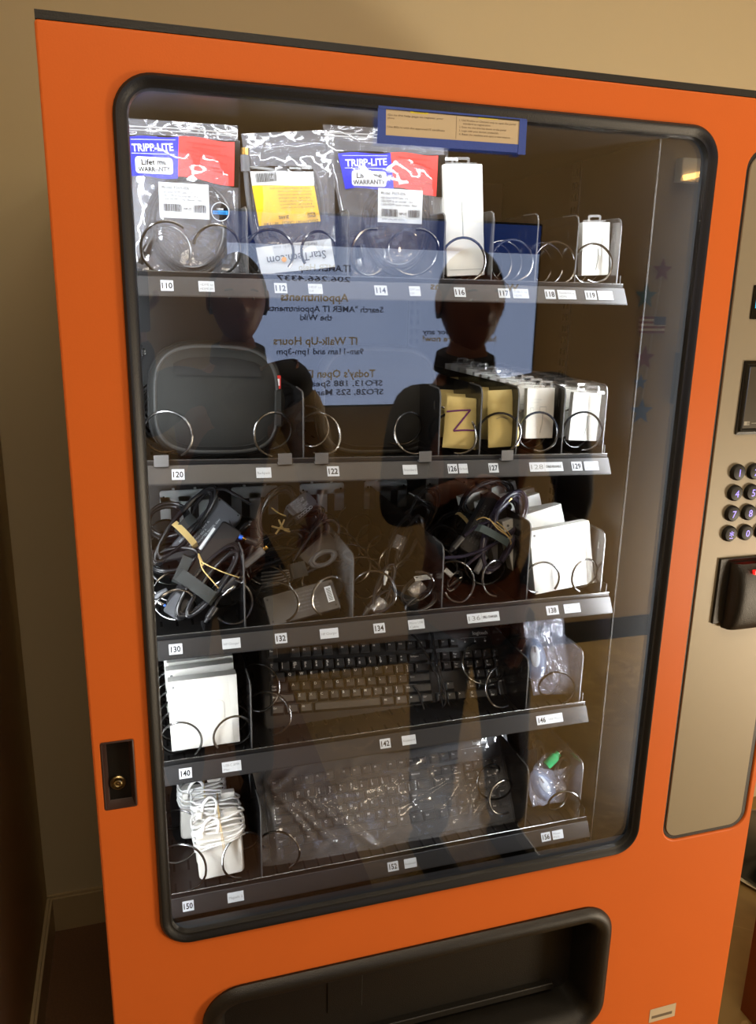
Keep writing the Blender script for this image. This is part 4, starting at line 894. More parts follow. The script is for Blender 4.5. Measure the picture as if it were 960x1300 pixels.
cord(b, F, [(252, 704, .016), (256, 713, .028), (280, 725, .030), (303, 733, .022)], .0009, RUBBAND); cord(b, F, [(254, 708, .018), (257, 722, .029), (270, 738, .029), (282, 752, .020)], .0009, RUBBAND); cord(b, F, [(253, 704, .016), (255, 716, .027), (258, 716, .028), (252, 703, .016)], .001, RUBBAND); b.build('rubber_band', t)
b = MB(); barrel(b, F, (308, 719), (334, 698), .0062, BRICKG, .012, .008, BRASS); cord(b, F, [(308, 719, .012), (296, 736, .016), (286, 748, .02)], .0025, CABLE); b.build('plug', t)
b = MB(); barrel(b, F, (314, 712), (322, 690), .0038, BRICK, .010); A = F.v(326, 690, .012); B = F.v(312, 685, .012); b.tube([A, B], .0058, BRICK, 10); C_ = F.v(303.5, 681, .012); b.tube([B, B.lerp(C_, .55)], .0030, BRASS, 10); b.tube([B.lerp(C_, .5), C_], .0036, BLUEPL, 10); cord(b, F, [(314, 712, .010), (308, 728, .012), (300, 738, .012)], .0025, CABLE); b.build('angled_plug', t)
b = MB(); barrel(b, F, (281, 751), (299, 735), .0092, BRICK, .016); barrel(b, F, (287, 753), (298, 744), .0035, STEEL, .022); cord(b, F, [(290, 751, .022), (278, 760, .018), (270, 774, .014)], .0025, CABLE); b.build('ferrite_core', t)
b = MB(); barrel(b, F, (263.5, 786), (274, 770), .0058, BRICK, .014); barrel(b, F, (259, 796), (258, 788), .004, INK, .006); b.build('cord_connector', t)
b = MB(); barrel(b, F, (199, 757), (213, 750), .0055, BRICKG, .004); barrel(b, F, (200, 764), (208, 768), .003, STEEL, .004, .003, BLUEPL); b.build('blue_tipped_plug', t)
# -- 132 rear small adapter + dark bundle
F = Fr((330, 752), (440, 744), (330, 660), .225, .30)
t = thing('power_adapter', 'dark bundle with a small grey label block and cream band ends, back of slot 132', 'charger', F.M, GB)
b = MB(); brick(b, F, (370, 652), (397, 630), .032, .012, .03, BRICKG, PAPER, 5); b.build('brick', t)
b = MB()
for cx_, cy_, a_, c_, rt, sd in ((352, 650, .05, .024, 60, 61), (345, 700, .06, .022, 20, 62), (352, 722, .045, .030, 10, 63), (372, 676, .06, .018, 35, 64)):
    cx, cy = F.at(cx_, cy_); b.tube(loops(cx, cy, a_, c_, math.radians(rt), 8, .16, .004, .014, seed=sd, seg=30), .0026, CABLE, 7)
b.build('cord', t)
b = MB(); cord(b, F, [(345, 668, .02), (356, 671, .024), (367, 672, .02)], .0016, RUBBAND); cord(b, F, [(350, 678, .02), (357, 668, .024), (361, 660, .02)], .0016, RUBBAND); cord(b, F, [(354, 660, .02), (360, 672, .024), (368, 675, .02)], .0016, RUBBAND); cord(b, F, [(345, 645, .02), (355, 652, .022), (363, 655, .02)], .0012, RUBBAND); b.build('rubber_band', t)
# -- 132 mid: brick with arching cord
F = Fr((345, 768), (440, 760), (345, 670), .185, .24)
t = thing('power_adapter', 'tilted black power brick with an arching cord in the middle of slot 132', 'charger', F.M, GB)
b = MB(); brick(b, F, (388, 716), (424, 682), .036, .0, .026, BRICK); b.build('brick', t)
b = MB(); cord(b, F, [(372, 712, .008), (388, 688, .012), (404, 667, .012), (420, 660, .01), (430, 668, .008), (430, 678, .004)], .0027, CABLE); cx, cy = F.at(408, 711); b.tube(loops(cx, cy, .020, .010, .35, 7, .2, .016, .004, seed=71), .0026, BRICKG, 7); cord(b, F, [(388, 727, .016), (400, 722, .016), (426, 712, .012), (437, 722, .01), (434, 742, .004)], .0026, CABLE); b.build('cord', t)
b = MB()
for k in range(5): cord(b, F, [(370, 724 + 3 * k, .012), (352, 726 + 4 * k, .008), (332, 728 + 4.5 * k, .002)], .0026, BRICK)
b.build('fanned_cord', t)
b = MB(); strap(b, F, (368, 727), (390, 721), .024, .018, .002, VELC, .008); b.build('strap', t)
# -- 132 front: lying brick
F = Fr((343, 797), (434, 772), (334.5, 757), .122, .155)
t = thing('power_adapter', 'large grey-lit black power brick with a small white sticker lying in front of slot 132', 'charger', F.M, GB)
b = MB(); b.rbox(0, F.w, 0, F.h, -.030, 0, BRICK, r=.005, e=.002)
for sx in (.06, .94):
    for sy in (.15, .85): b.cyl((F.w * sx, F.h * sy, 0), (F.w * sx, F.h * sy, .0003), .0016, .0016, INK, 8)
for k in range(6): b.text(['AC ADAPTER 90W', 'INPUT 100-240V 1.5A', 'OUTPUT 19.5V 4.62A', 'INDOOR USE ONLY', 'LEVEL VI', 'MADE IN CHINA'][k], F.w * .42, F.h * (.78 - .11 * k), .0003, .0038, BRICKG, w=F.w * .30)
b.build('brick', t)
b = MB(); b.rect(F.w * .85, F.w * .94, F.h * .28, F.h * .78, .0006, PAPER)
for k in range(12): b.rect(F.w * .865, F.w * .925, F.h * (.32 + .035 * k), F.h * (.335 + .035 * k), .0008, INK)
b.build('sticker', t, 0)
# -- 134 USB leads
GC = 'thin black USB leads in slot 134'
WRAP = clear_mat('clear_twist_wrap', r0=.16, haze=.16, rough=.08, wr=1., wscale=60)
def lead(F, label, spots, seed):
    t = thing('usb_lead', label, 'cable', F.M, GC); b = MB()
    for i, (cx_, cy_, a_, c_, rt) in enumerate(spots): cx, cy = F.at(cx_, cy_); b.tube(loops(cx, cy, a_, c_, math.radians(rt), 7, .16, .002 + .004 * i, .006, seed=seed + i, sq=.9, seg=28), .0019, CABLE, 7)
    b.build('wound_cord', t); b = MB(); cx, cy = F.at(*spots[0][:2]); rt = math.radians(spots[0][4]); b.T = Matrix.Translation((cx, cy, .004)) @ Matrix.Rotation(rt, 4, 'Z')
    b.tube([(x, 0, 0) for x in (-.012, -.008, 0, .008, .012)], [.0105, .0115, .011, .0118, .0105], WRAP, 14); b.build('clear_wrap', t); return t
F = Fr((455, 790), (510, 782), (455, 715), .130, .165)
t = lead(F, 'thin black lead in clear wrap at the front left of slot 134', [(479, 770, .030, .012, 40), (486, 745, .034, .011, 62)], 81)
b = MB(); barrel(b, F, (489, 738), (491, 725), .003, PAPER, .012); barrel(b, F, (462, 783), (468, 772), .004, BRICK, .012); b.build('plug', t)
F = Fr((505, 782), (556, 774), (505, 705), .135, .17)
t = lead(F, 'thin black lead folded in clear wrap at the front right of slot 134', [(528, 748, .032, .014, 35), (533, 765, .026, .012, 20)], 86)
b = MB(); A = F.v(540, 733, .01); b.T = Matrix.Translation(A); b.grid(lambda u, v: (-.018 + .03 * u, -.004 + .008 * v, .003 * math.sin(9 * u + 5 * v)), 8, 3, PAPER); b.T = None; b.build('paper_tie', t, fixn=False)
F = Fr((470, 752), (545, 744), (470, 660), .215, .26)
lead(F, 'upright black lead loops standing behind the two front leads of slot 134', [(506, 690, .044, .012, 62), (518, 686, .042, .012, 58)], 92)
F = Fr((470, 742), (560, 735), (480, 640), .33, .37)
t = lead(F, 'rearmost black lead of slot 134 with a bare silver-tipped plug sticking up', [(520, 665, .05, .020, 40), (535, 650, .045, .020, 60)], 97)
b = MB(); cord(b, F, [(552, 650, .01), (543, 640, .02), (533, 633.5, .024)], .0022, CABLE); barrel(b, F, (533, 633.5), (526, 629.5), .0035, CABLE, .024, .012, STEEL); b.build('bare_plug', t)
# -- 136
F = Fr((566, 742), (660, 735), (566, 650), .24, .29)
t = thing('power_adapter', 'loosely wound thin black charger cord with tan rubber band, behind left in slot 136', 'charger', F.M, GB)
b = MB()
for cx_, cy_, a_, c_, rt, sd in ((575, 672, .036, .026, 30, 101), (600, 645, .055, .020, 50, 102), (618, 632, .05, .028, 20, 103), (560, 690, .03, .03, 0, 104)):
    cx, cy = F.at(cx_, cy_); b.tube(loops(cx, cy, a_, c_, math.radians(rt), 7, .15, .0, .012, seed=sd, seg=30), .0021, CABLE, 7)
b.build('cord', t)
b = MB(); strap(b, F, (581, 651), (596, 668), .006, .014, .0012, RUBBAND, .008); b.build('rubber_band', t)
b = MB(); brick(b, F, (572, 700), (625, 640), .04, -.012, .024, BRICK); b.build('brick', t)
F = Fr((572, 755), (668, 748), (572, 660), .150, .20)
t = thing('power_adapter', 'violet-black charger bundle with a green-grey strap and two rubber bands, front of slot 136', 'charger', F.M, GB)
b = MB(); brick(b, F, (598, 705), (637, 632), .050, .004, .026, BRICK, GREYINK, 7); b.build('brick', t)
b = MB(); cx, cy = F.at(631, 679); b.tube(loops(cx, cy, .066, .024, math.radians(61), 12, .12, .014, .009, seed=111, seg=38), .0029, CABLEPUR, 8); cx, cy = F.at(640, 655); b.tube(loops(cx, cy, .040, .022, math.radians(55), 5, .12, .018, .008, seed=114, seg=34), .0029, CABLEPUR, 8)
cord(b, F, [(562, 708, .01), (588, 706, .016), (612, 698, .022), (636, 686, .022)], .0028, CABLEPUR); cord(b, F, [(590, 680, .014), (606, 668, .020), (626, 660, .022)], .0028, CABLEPUR); cord(b, F, [(592, 718, .012), (604, 708, .018), (628, 690, .02)], .0026, CABLEPUR); b.build('cord', t)
b = MB(); strap(b, F, (606, 669), (647, 692), .0125, .026, .0018, VELCG, .008); b.build('strap', t)
b = MB(); cord(b, F, [(605, 660, .022), (615, 657, .032), (626, 663, .036), (640, 675, .036), (648, 684, .026)], .0009, RUBBAND); cord(b, F, [(621, 658, .030), (632, 671, .036), (645, 681, .034), (649, 689, .024), (646, 696, .02)], .0009, RUBBAND); cord(b, F, [(630, 662, .034), (642, 672, .036), (650, 683, .026)], .0008, RUBBAND); b.build('rubber_band', t)
b = MB(); barrel(b, F, (629, 650), (644, 636), .0065, CABLEPUR, .022, .009, BRASS); b.build('plug', t)
b = MB(); barrel(b, F, (574, 697), (587, 682), .006, BRICK, .016); b.build('ferrite_core', t)
b = MB(); brick(b, F, (605, 727), (617, 705), .010, .02, .007, BRICKG, rad=.001); b.build('usb_plug', t)
F2 = Fr((566, 760), (612, 752), (566, 715), .17, .20)
t = thing('barrel_lead', 'short black lead with a pale paper flag low in the left coil of slot 136', 'cable', F2.M)
b = MB(); cx, cy = F2.at(577, 738); b.tube(loops(cx, cy, .018, .009, .8, 5, .2, 0, .004, seed=120), .002, CABLE, 7); barrel(b, F2, (574, 742), (583, 735), .0045, CABLE, .006, .005); b.build('cord', t)
b = MB(); brick(b, F2, (565, 723), (574, 731), .008, .010, .001, PAPER, rad=.0005); b.build('paper_flag', t)

# ---- white charger cartons (138 and 140)
def art_charger(b, w, h):
    b.rbox(w * .43, w * .80, h * .25, h * .66, .0001, .0003, PALEINK, r=.008, e=.0001); b.rbox(w * .437, w * .793, h * .257, h * .653, .00015, .0005, WHITEP, r=.0075, e=.0001)
    b.cyl((w * .075, h * .915, 0), (w * .075, h * .915, .0003), .0022, .0022, GREYINK, 14); b.text('61W', w * .06, h * .855, .0003, .0045, GREYINK, w=w * .07); b.text('USB-C Power Adapter', w * .15, h * .83, .0003, .0035, PALEINK, w=w * .20); b.rect(w * .25, w * .40, h * .205, h * .2075, .0002, PALEINK)
F = Fr((679.7, 755), (754.7, 739.7), (669.5, 675), .130, .145)
c0 = carton('charger_box', 'square white carton leaning in front of slot 138 on the third tray', F, .022, 'square white cartons of slot 138', art_charger, tab=False)
M0 = F.M
for k, (dx, dy, dz, rz, lab) in enumerate([(-.022, .030, .012, .12, 'second square white carton of slot 138, behind the leaning front one'), (-.020, .058, .014, .02, 'third square white carton of slot 138, its corner poking out right'), (-.030, .090, .016, .13, 'fourth square white carton of slot 138 counted from the front'), (-.026, .125, .020, .10, 'fifth square white carton of slot 138 counted from the front'), (-.040, .165, .022, .13, 'rearmost of the leaning square white cartons on the third tray')]):
    copy_tree(c0, shift(M0, dx, dy, dz, rz), lab)
F = Fr((218.5, 954.3), (304.8, 941.5), (213.4, 866.4), .130, .142)
c0 = carton('charger_box', 'square white carton in front of slot 140, left end of the fourth tray', F, .022, 'square white cartons of slot 140', art_charger, tab=False); M0 = F.M
for dx, dy, dz, rz, lab in [(.000, .030, .004, .01, 'second square white carton of slot 140, just behind the front one'), (.001, .060, .003, -.005, 'third square white carton of slot 140 counted from the front'), (-.002, .100, .008, .0, 'fourth square white carton of slot 140 with its grey dot showing above'), (0, .145, .006, 0, 'rearmost of the square white cartons at the left of the fourth tray')]:
    copy_tree(c0, shift(M0, dx, dy, dz, rz), lab)

# ================================================================= KEYBOARDS
U = .01905
ROWS = [([('Esc', 0, 1)] + [('F%d' % (k + 1), 2 + k + (.5 * (k // 4)), 1) for k in range(12)] + [('Prt', 15.25, 1), ('Scr', 16.25, 1), ('Pse', 17.25, 1)], 0.),
 ([(a, k, 1) for k, a in enumerate(['~\n`', '!\n1', '@\n2', '#\n3', '$\n4', '%\n5', '^\n6', '&\n7', '*\n8', '(\n9', ')\n0', '_\n-', '+\n='])] + [('Backspace', 13, 2), ('Ins', 15.25, 1), ('Hm', 16.25, 1), ('Page\nUp', 17.25, 1), ('Num\nLk', 18.5, 1), ('/', 19.5, 1), ('*', 20.5, 1), ('-', 21.5, 1)], 1.3),
 ([('Tab', 0, 1.5)] + [(a, 1.5 + k, 1) for k, a in enumerate('QWERTYUIOP')] + [('{\n[', 11.5, 1), ('}\n]', 12.5, 1), ('|', 13.5, 1.5), ('Del', 15.25, 1), ('End', 16.25, 1), ('Page\nDn', 17.25, 1), ('7\nHome', 18.5, 1), ('8', 19.5, 1), ('9\nPgUp', 20.5, 1), ('+', 21.5, 1, 2)], 2.3),
 ([('Caps\nLock', 0, 1.75)] + [(a, 1.75 + k, 1) for k, a in enumerate('ASDFGHJKL')] + [(':\n;', 10.75, 1), ('"\n\'', 11.75, 1), ('Enter', 12.75, 2.25), ('4', 18.5, 1), ('5', 19.5, 1), ('6', 20.5, 1)], 3.3),
 ([('Shift', 0, 2.25)] + [(a, 2.25 + k, 1) for k, a in enumerate('ZXCVBNM')] + [('<\n,', 9.25, 1), ('>\n.', 10.25, 1), ('?\n/', 11.25, 1), ('Shift', 12.25, 2.75), ('^', 16.25, 1), ('1\nEnd', 18.5, 1), ('2', 19.5, 1), ('3\nPgDn', 20.5, 1), ('Enter', 21.5, 1, 2)], 4.3),
 ([('Ctrl', 0, 1.25), ('Win', 1.25, 1.25), ('Alt', 2.5, 1.25), ('', 3.75, 6.25), ('Alt', 10, 1.25), ('Win', 11.25, 1.25), ('=', 12.5, 1.25), ('Ctrl', 13.75, 1.25), ('<', 15.25, 1), ('v', 16.25, 1), ('>', 17.25, 1), ('0\nIns', 18.5, 2), ('.\nDel', 20.5, 1)], 5.3)]
def keyboard(F, label, name='keyboard'):
    W_, H_ = .450, .152; t = thing(name, label, 'keyboard', F.M, 'black keyboards'); x0 = (W_ - 22.5 * U) / 2; ytop = H_ - .0165
    b = MB(); R = []
    for o, z in ((-.003, -.020), (0, -.016), (0, -.004), (-.0015, -.0012), (-.004, 0)): R.append([(x, y, z) for x, y in rr(0, W_, 0, H_, .012, o, 6)])
    b.rings(R, KBODY)
    for a0, a1, c0_, c1_ in ((-.15, 15.1, .95, 6.3 + .05), (15.15, 18.4, .95, 3.35), (15.15, 18.35, 4.25, 6.35), (18.4, 22.6, 1.25, 6.35), (-.15, 1.15, -.08, 1.), (1.9, 15.1, -.08, 1.), (15.15, 18.35, -.08, 1.)):
        pass
    b.build('body', t); 
    b = MB(); b.text('logitech', W_ - .060, H_ - .0125, .0004, .0088, LEGEND, w=.030, bold=True); b.build('logo', t, 0)
    b = MB()
    for k in range(3): xk = x0 + (19.0 + 1.05 * k) * U; b.cyl((xk, H_ - .0245, .0), (xk, H_ - .0245, .0005), .0018, .0018, LEGEND, 10); b.text('12A'[k], xk - .001, H_ - .0215, .0003, .003, LEGEND)
    b.tube([(x0 + 18.6 * U, H_ - .0175, .0002), (x0 + 21.3 * U, H_ - .0175, .0002)], .0002, LEGEND, 4); b.build('status_lights', t, 0)
    n_ = 0; stuff = MB()
    for row, yr in ROWS:
        for key in row:
            s_, kx, kw = key[:3]; kh = key[3] if len(key) > 3 else 1
            X0 = x0 + kx * U + .0006; X1 = x0 + (kx + kw) * U - .0006; Y1 = ytop - yr * U * .93 - .0006; Y0 = ytop - (yr + kh) * U * .93 + .0006
            n_ += 1; b = stuff if n_ > 100 else MB()
            R = [[(x, y, z) for x, y in rr(X0, X1, Y0, Y1, .0012, o, 2)] for o, z in ((0, .0005), (-.0005, .002))]
            R += [[(x, y + .0006, z) for x, y in rr(X0, X1, Y0, Y1, .0018, o, 2)] for o, z in ((-.0022, .0068), (-.0028, .0074))]
            b.rings(R, KCAP)
            ls = s_.split('\n'); big = len(ls[0]) == 1 and len(ls) == 1
            if s_ == 'Win':
                cx = X0 + .0045; cy = Y1 - .0070
                for a_ in (0, 1):
                    for c_ in (0, 1): b.rect(cx + a_ * .0021, cx + .0018 + a_ * .0021, cy + c_ * .0021, cy + .0018 + c_ * .0021, .0077, LEGEND)
            else:
                for i, q in enumerate(ls):
                    sz = .0062 if len(q) == 1 else (.0040 if len(q) < 4 else .0036)
                    b.text(q, X0 + .0036, Y1 - .0070 - .0055 * i, .0077, sz, LEGEND, bold=True, w=None)
            if n_ <= 100: b.build('key', t, 30)
    if stuff.v: o = stuff.build('key', t, 30); o['kind'] = 'stuff'
    b = MB()
    for k in range(6): b.rect(x0 + .03 + k * .07, x0 + .06 + k * .07, .003, .0032, .0003, BLACKPL)
    return t
F = Fr((341, 929), (650, 902), (337, 826), .180, .180); 
bl = P(341, 930, .175); br = P(651, 903, .175)
def kbframe(bl, br, tlpx, Y0, Y1):
    a = P(*bl, Y0); c = P(*br, Y0); u = (c - a).normalized(); a = (a + c) / 2 - u * .225; tl = P(*tlpx, Y1); v = (tl - a); F = Fr.__new__(Fr); F.M = fm(a, u, v); F.Mi = F.M.inverted(); F.w = .45; F.h = .152; return F
FK = kbframe((341, 929), (650, 902), (338, 826), .182, .258)
k1 = keyboard(FK, 'black keyboard with its thin cable hanging over the keys, on the fourth tray')
b = MB()
for pts in ([(514, 800, .004), (530, 812, .016), (545, 838, .017), (560, 870, .017), (569, 890, .016), (572, 903, .012), (566, 908, .012), (562, 895, .014), (558, 872, .017), (552, 840, .017), (549, 812, .014), (546, 801, .004)],
            [(549, 803, .006), (555, 840, .019), (564, 872, .019), (566, 890, .018), (560, 902, .014), (554, 908, .008)], [(524, 870, .010), (532, 880, .012), (540, 905, .012), (543, 912, .008)]):
    cord(b, FK, pts, .0017, CABLE)
b.build('cable', k1)
FK2 = kbframe((352, 1098), (651, 1041), (335, 984), .152, .232)
k2 = keyboard(FK2, 'black keyboard inside a crinkled clear plastic sleeve, on the bottom tray')
# sleeve round the second keyboard
b = MB()
CREASE = [(FK2.at(*p), FK2.at(*q), h_) for p, q, h_ in [((338, 990), (395, 1062), .007), ((350, 1000), (430, 1076), .006), ((378, 1006), (474, 1074), .007), ((415, 1018), (478, 1076), .005), ((632, 945), (560, 1030), .006), ((622, 968), (588, 1040), .006), ((640, 985), (596, 1044), .007), ((520, 985), (530, 1040), .006), ((600, 950), (622, 1010), .005), ((345, 1020), (352, 1090), .006)]]
def sleeve(side):
    def f(u, v):
        e = (max(0, math.sin(PI * u)) ** .25) * (max(0, math.sin(PI * v)) ** .3)
        p = Vector((u * 9, v * 4, side * 3.)); d1 = u * 10 - v * 6 + .8 * noise.noise(Vector((u * 4, v * 4, 1.)))
        rdg = max(0, 1 - abs((d1 * .8) % 2 - 1) * 3.2) * (.4 + .6 * max(0, noise.noise(Vector((u * 7, v * 3, 5.))) + .4))
        z = (.0175 * e - .001 if side > 0 else -.022 * e) + side * (.0035 * noise.noise(p) + .0022 * noise.noise(p * 2.7) + .0040 * rdg) * min(1, e * 1.2)
        xx = -.018 + u * (.484) ; yy = -.010 + v * (.172 + .012 * math.sin(u * 8) * v)
        if side > 0:
            for (ax, ay), (bx_, by_), hh in CREASE:
                dx, dy = bx_ - ax, by_ - ay; t_ = max(0, min(1, ((xx - ax) * dx + (yy - ay) * dy) / (dx * dx + dy * dy))); dd = math.hypot(xx - ax - t_ * dx, yy - ay - t_ * dy); z += hh * math.exp(-(dd / .0042) ** 2) * min(1, 6 * t_ + .2, 6 * (1 - t_) + .2)
        return (xx - .006 * v, yy, z)
    return f
b.grid(sleeve(1), 170, 66, BAGK); b.grid(sleeve(-1), 30, 14, BAGK); b.build('plastic_sleeve', k2, 60, fixn=False)

# ================================================================= mouse bags (146 and 156)
def mouse(b, M_, s=1.):
    keep = b.T; b.T = M_
    R = []
    for i in range(11):
        a = i / 10; z = math.sin(a * PI / 2) * .032 * s; f = math.cos(a * PI / 2) ** .45 if i < 10 else .02
        R.append([(.030 * s * f * math.cos(q * PI / 14) * (1 - .10 * math.sin(q * PI / 14)), .052 * s * f * math.sin(q * PI / 14) , z) for q in range(28)])
    b.rings(R, MOUSEB)
    R = [[(.0115 * s * f * math.cos(q * PI / 10), .012 * s + .027 * s * f * math.sin(q * PI / 10), z) for q in range(20)] for f, z in ((1, .029 * s), (1, .0325 * s), (.8, .0345 * s), (.3, .0350 * s))]
    b.rings(R, MOUSEG); b.rbox(-.002 * s, .002 * s, .022 * s, .036 * s, .033 * s, .038 * s, BRICKG, r=.001, e=.0004); b.tube([(0, -.016 * s, .0325 * s), (0, -.05 * s, .012 * s)], .0005, BLACKPL, 4); b.T = keep
F = Fr((677, 883), (722, 881), (663, 782), .150, .185)
t = thing('bagged_mouse', 'silver and blue computer mouse in a clear bag, slot 146 on the fourth tray', 'mouse', F.M, 'bagged computer mice')
bag_sheet(F.w, F.h + .012, .036, m=BAGM, seed=44, topw=F.w * 1.16, skew=F.sk + .004, amp=.004).build('plastic_bag', t, 60, fixn=False)
b = MB(); x, y = F.at(684, 838); mouse(b, Matrix.Translation((x, y, -.018)) @ Matrix.Rotation(.12, 4, 'Z') @ Matrix.Rotation(-.35, 4, 'Y'), .72); b.build('mouse', t)
b = MB(); cx, cy = F.at(703, 850); b.tube(loops(cx, cy, .010, .026, .1, 7, .2, -.006, .005, seed=130), .0016, BRICKG, 6); b.build('cable', t)
F2 = Fr((650, 872), (700, 868), (642, 780), .27, .30)
t = thing('bagged_mouse', 'second bagged mouse far back in slot 146, only its crinkled bag top showing', 'mouse', F2.M, 'bagged computer mice')
bag_sheet(F2.w, F2.h, .034, m=BAG, seed=48, amp=.006).build('plastic_bag', t, 60, fixn=False); b = MB(); mouse(b, Matrix.Translation((F2.w / 2, F2.h * .4, -.018)), .8); b.build('mouse', t)
F = Fr((677, 1024), (722, 1015), (676, 945), .155, .185)
t = thing('bagged_mouse', 'clear bag with a mouse and a bright green plug, slot 156, bottom tray', 'mouse', F.M, 'bagged computer mice')
b = MB()
def openbag(side):
    A, B_, C_, D_ = [Vector((*F.at(*p), 0)) for p in ((677, 1024), (716, 1017), (737, 940), (680, 972))]
    def f(u, v):
        q = (A * (1 - u) + B_ * u) * (1 - v) + (D_ * (1 - u) + C_ * u) * v; e = max(0, math.sin(PI * u)) ** .5 * (.55 + .45 * v) ; p = Vector((u * 5, v * 6, 3 + side))
        bow = .012 * math.sin(PI * v) * (2 * u - 1); return (q.x + bow, q.y - (side > 0) * .022 * v * math.sin(PI * u), side * .019 * e * min(1, .15 + 3 * v) + .004 * noise.noise(p) + .0025 * noise.noise(p * 2.5))
    return f
b.grid(openbag(1), 36, 44, BAGM); b.grid(openbag(-1), 24, 24, BAGM); b.build('plastic_bag', t, 60, fixn=False)
b = MB(); x, y = F.at(693, 1000); mouse(b, Matrix.Translation((x, y, -.016)) @ Matrix.Rotation(.5, 4, 'Z'), .66); b.build('mouse', t)
b = MB(); A = F.v(694, 972, .008); B_ = F.v(706, 960, .008); b.cyl(A, B_, .0085, .0085, GREENPL, 20, .001); b.cyl(B_, B_ + (B_ - A) * .3, .0060, .0058, GREENPL, 16); b.cyl(B_ + (B_ - A) * .3, B_ + (B_ - A) * .55, .0042, .0042, STEEL, 14); b.build('green_adapter', t)
b = MB(); cx, cy = F.at(714, 976); b.tube(loops(cx, cy, .010, .020, -.5, 5, .2, 0, .005, seed=133), .0016, BRICKG, 6); b.build('cable', t)
F2 = Fr((664, 1008), (712, 1000), (655, 926), .26, .30)
t = thing('bagged_mouse', 'second mouse bag, dark blue inside, behind the one with the green plug', 'mouse', F2.M, 'bagged computer mice')
bag_sheet(F2.w, F2.h, .034, m=BAG, seed=52, amp=.007).build('plastic_bag', t, 60, fixn=False); b = MB(); mouse(b, Matrix.Translation((F2.w / 2, F2.h * .45, -.018)), .85); cx, cy = F2.w * .5, F2.h * .72; b.tube(loops(cx, cy, .018, .012, .3, 8, .2, -.004, .006, seed=136), .0022, mat('navy_cable', (.10, .13, .22), .4), 6); b.build('mouse', t)

# ================================================================= white laptop chargers, slot 150
def white_charger(F, label, wrapfrac=.42, seed=0, bandx=.52):
    t = thing('laptop_charger', label, 'charger', F.M, 'white chargers with wound leads'); w, h = F.w, F.h
    b = MB(); b.rbox(0, w, 0, h * .80, -.028, 0, WHITEPL, r=.008, e=.0025, seg=5); b.build('brick', t)
    b = MB(); rd = random.Random(seed); y0 = h * (1 - wrapfrac)
    for k in range(7):
        yy = y0 + (h * .93 - y0) * k / 6; pts = []
        for i in range(26):
            a = 2 * PI * i / 26; pts.append((w / 2 + (w / 2 + .004 + rd.uniform(-.001, .002)) * math.copysign(abs(math.cos(a)) ** .6, math.cos(a)), yy + .005 * math.sin(a + seed) + .004 * math.sin(2 * a + k) + rd.uniform(-.001, .001), -.014 + .0205 * math.copysign(abs(math.sin(a)) ** .6, math.sin(a)) + .0012 * (k % 3)))
        b.tube(pts, .0017, WHITECB, 7, True)
    b.tube(smooth_pts([(w * .15, h * .80, .006), (w * .2, h * .96, .010), (w * .36, h * 1.04, .010), (w * .5, h * .95, .010), (w * .46, h * .78, .009)], 7), .0024, WHITECB, 8)
    b.build('wound_lead', t)
    b = MB(); b.rbox(w * .62, w * .95, h * .93, h * 1.02, -.012, .000, WHITEPL, r=.002, e=.001); b.rbox(w * .02, w * .16, h * .74, h * .84, .002, .012, WHITEPL, r=.002, e=.001); b.build('plug', t)
    b = MB(); 
    for dx in (0, .0022): b.tube(smooth_pts([(w * bandx + dx, h * 1.0, -.006), (w * bandx + dx * .4, h * .93, .0105), (w * bandx + .001 + dx, h * .7, .012), (w * (bandx + .03) + dx, h * .5, .0105), (w * (bandx + .05), h * .40, .0035)], 6), .0005, RUBBAND, 5)
    b.build('rubber_band', t); return t
F = Fr((253.5, 1119), (311, 1107), (249, 1040), .130, .140)
white_charger(F, 'white square laptop charger with wound white lead and rubber band, frontmost of slot 150', .46, 1)
F = Fr((250, 1100), (303, 1091), (247, 1014), .165, .175)
white_charger(F, 'white square laptop charger whose wound lead shows just above the frontmost one of slot 150', .42, 5)
F = Fr((230, 1067), (283, 1060), (224, 993), .235, .245)
white_charger(F, 'white laptop charger at the back left of slot 150, its lead a pale heap', .36, 9)
# ================================================================= PEOPLE (they stand before the machine and show in its glass)
SKIN = mat('skin', (.50, .32, .24), .5, sss=.1); HAIR = mat('dark_hair', (.09, .07, .06), .6, bump=.6, bscale=400)
SHIRTD = mat('charcoal_polo', (.10, .10, .115), .8, bump=.2); JACK = mat('black_jacket', (.075, .07, .07), .8, bump=.2); SLEEVE = mat('khaki_sleeve', (.58, .50, .37), .8, bump=.3)
TROU = mat('dark_trousers', (.09, .085, .085), .85); SHOE = mat('black_shoes', (.06, .055, .05), .5); EYEW = mat('eye_white', (.8, .78, .75), .3); LIPC = mat('lips', (.5, .27, .24), .5); PHONEM = mat('phone_body', (.10, .10, .11), .2)
def skin_mesh(pts, edges, rads, name, m, parent, sub=2):
    me = bpy.data.meshes.new(name); me.from_pydata(pts, edges, []); o = bpy.data.objects.new(name, me); COL.objects.link(o)
    o.modifiers.new('s', 'SKIN'); o.modifiers.new('d', 'SUBSURF').levels = sub
    for i, r in enumerate(rads):
        v = me.skin_vertices[0].data[i]; v.radius = (r, r) if not isinstance(r, tuple) else r; v.use_root = (i == 0)
    o.modifiers['s'].branch_smoothing = .6
    dg = bpy.context.evaluated_depsgraph_get(); m2 = bpy.data.meshes.new_from_object(o.evaluated_get(dg)); bpy.data.objects.remove(o)
    V = [tuple(v.co) for v in m2.vertices]; Fc = [tuple(p.vertices) for p in m2.polygons]; bpy.data.meshes.remove(m2); return V, Fc
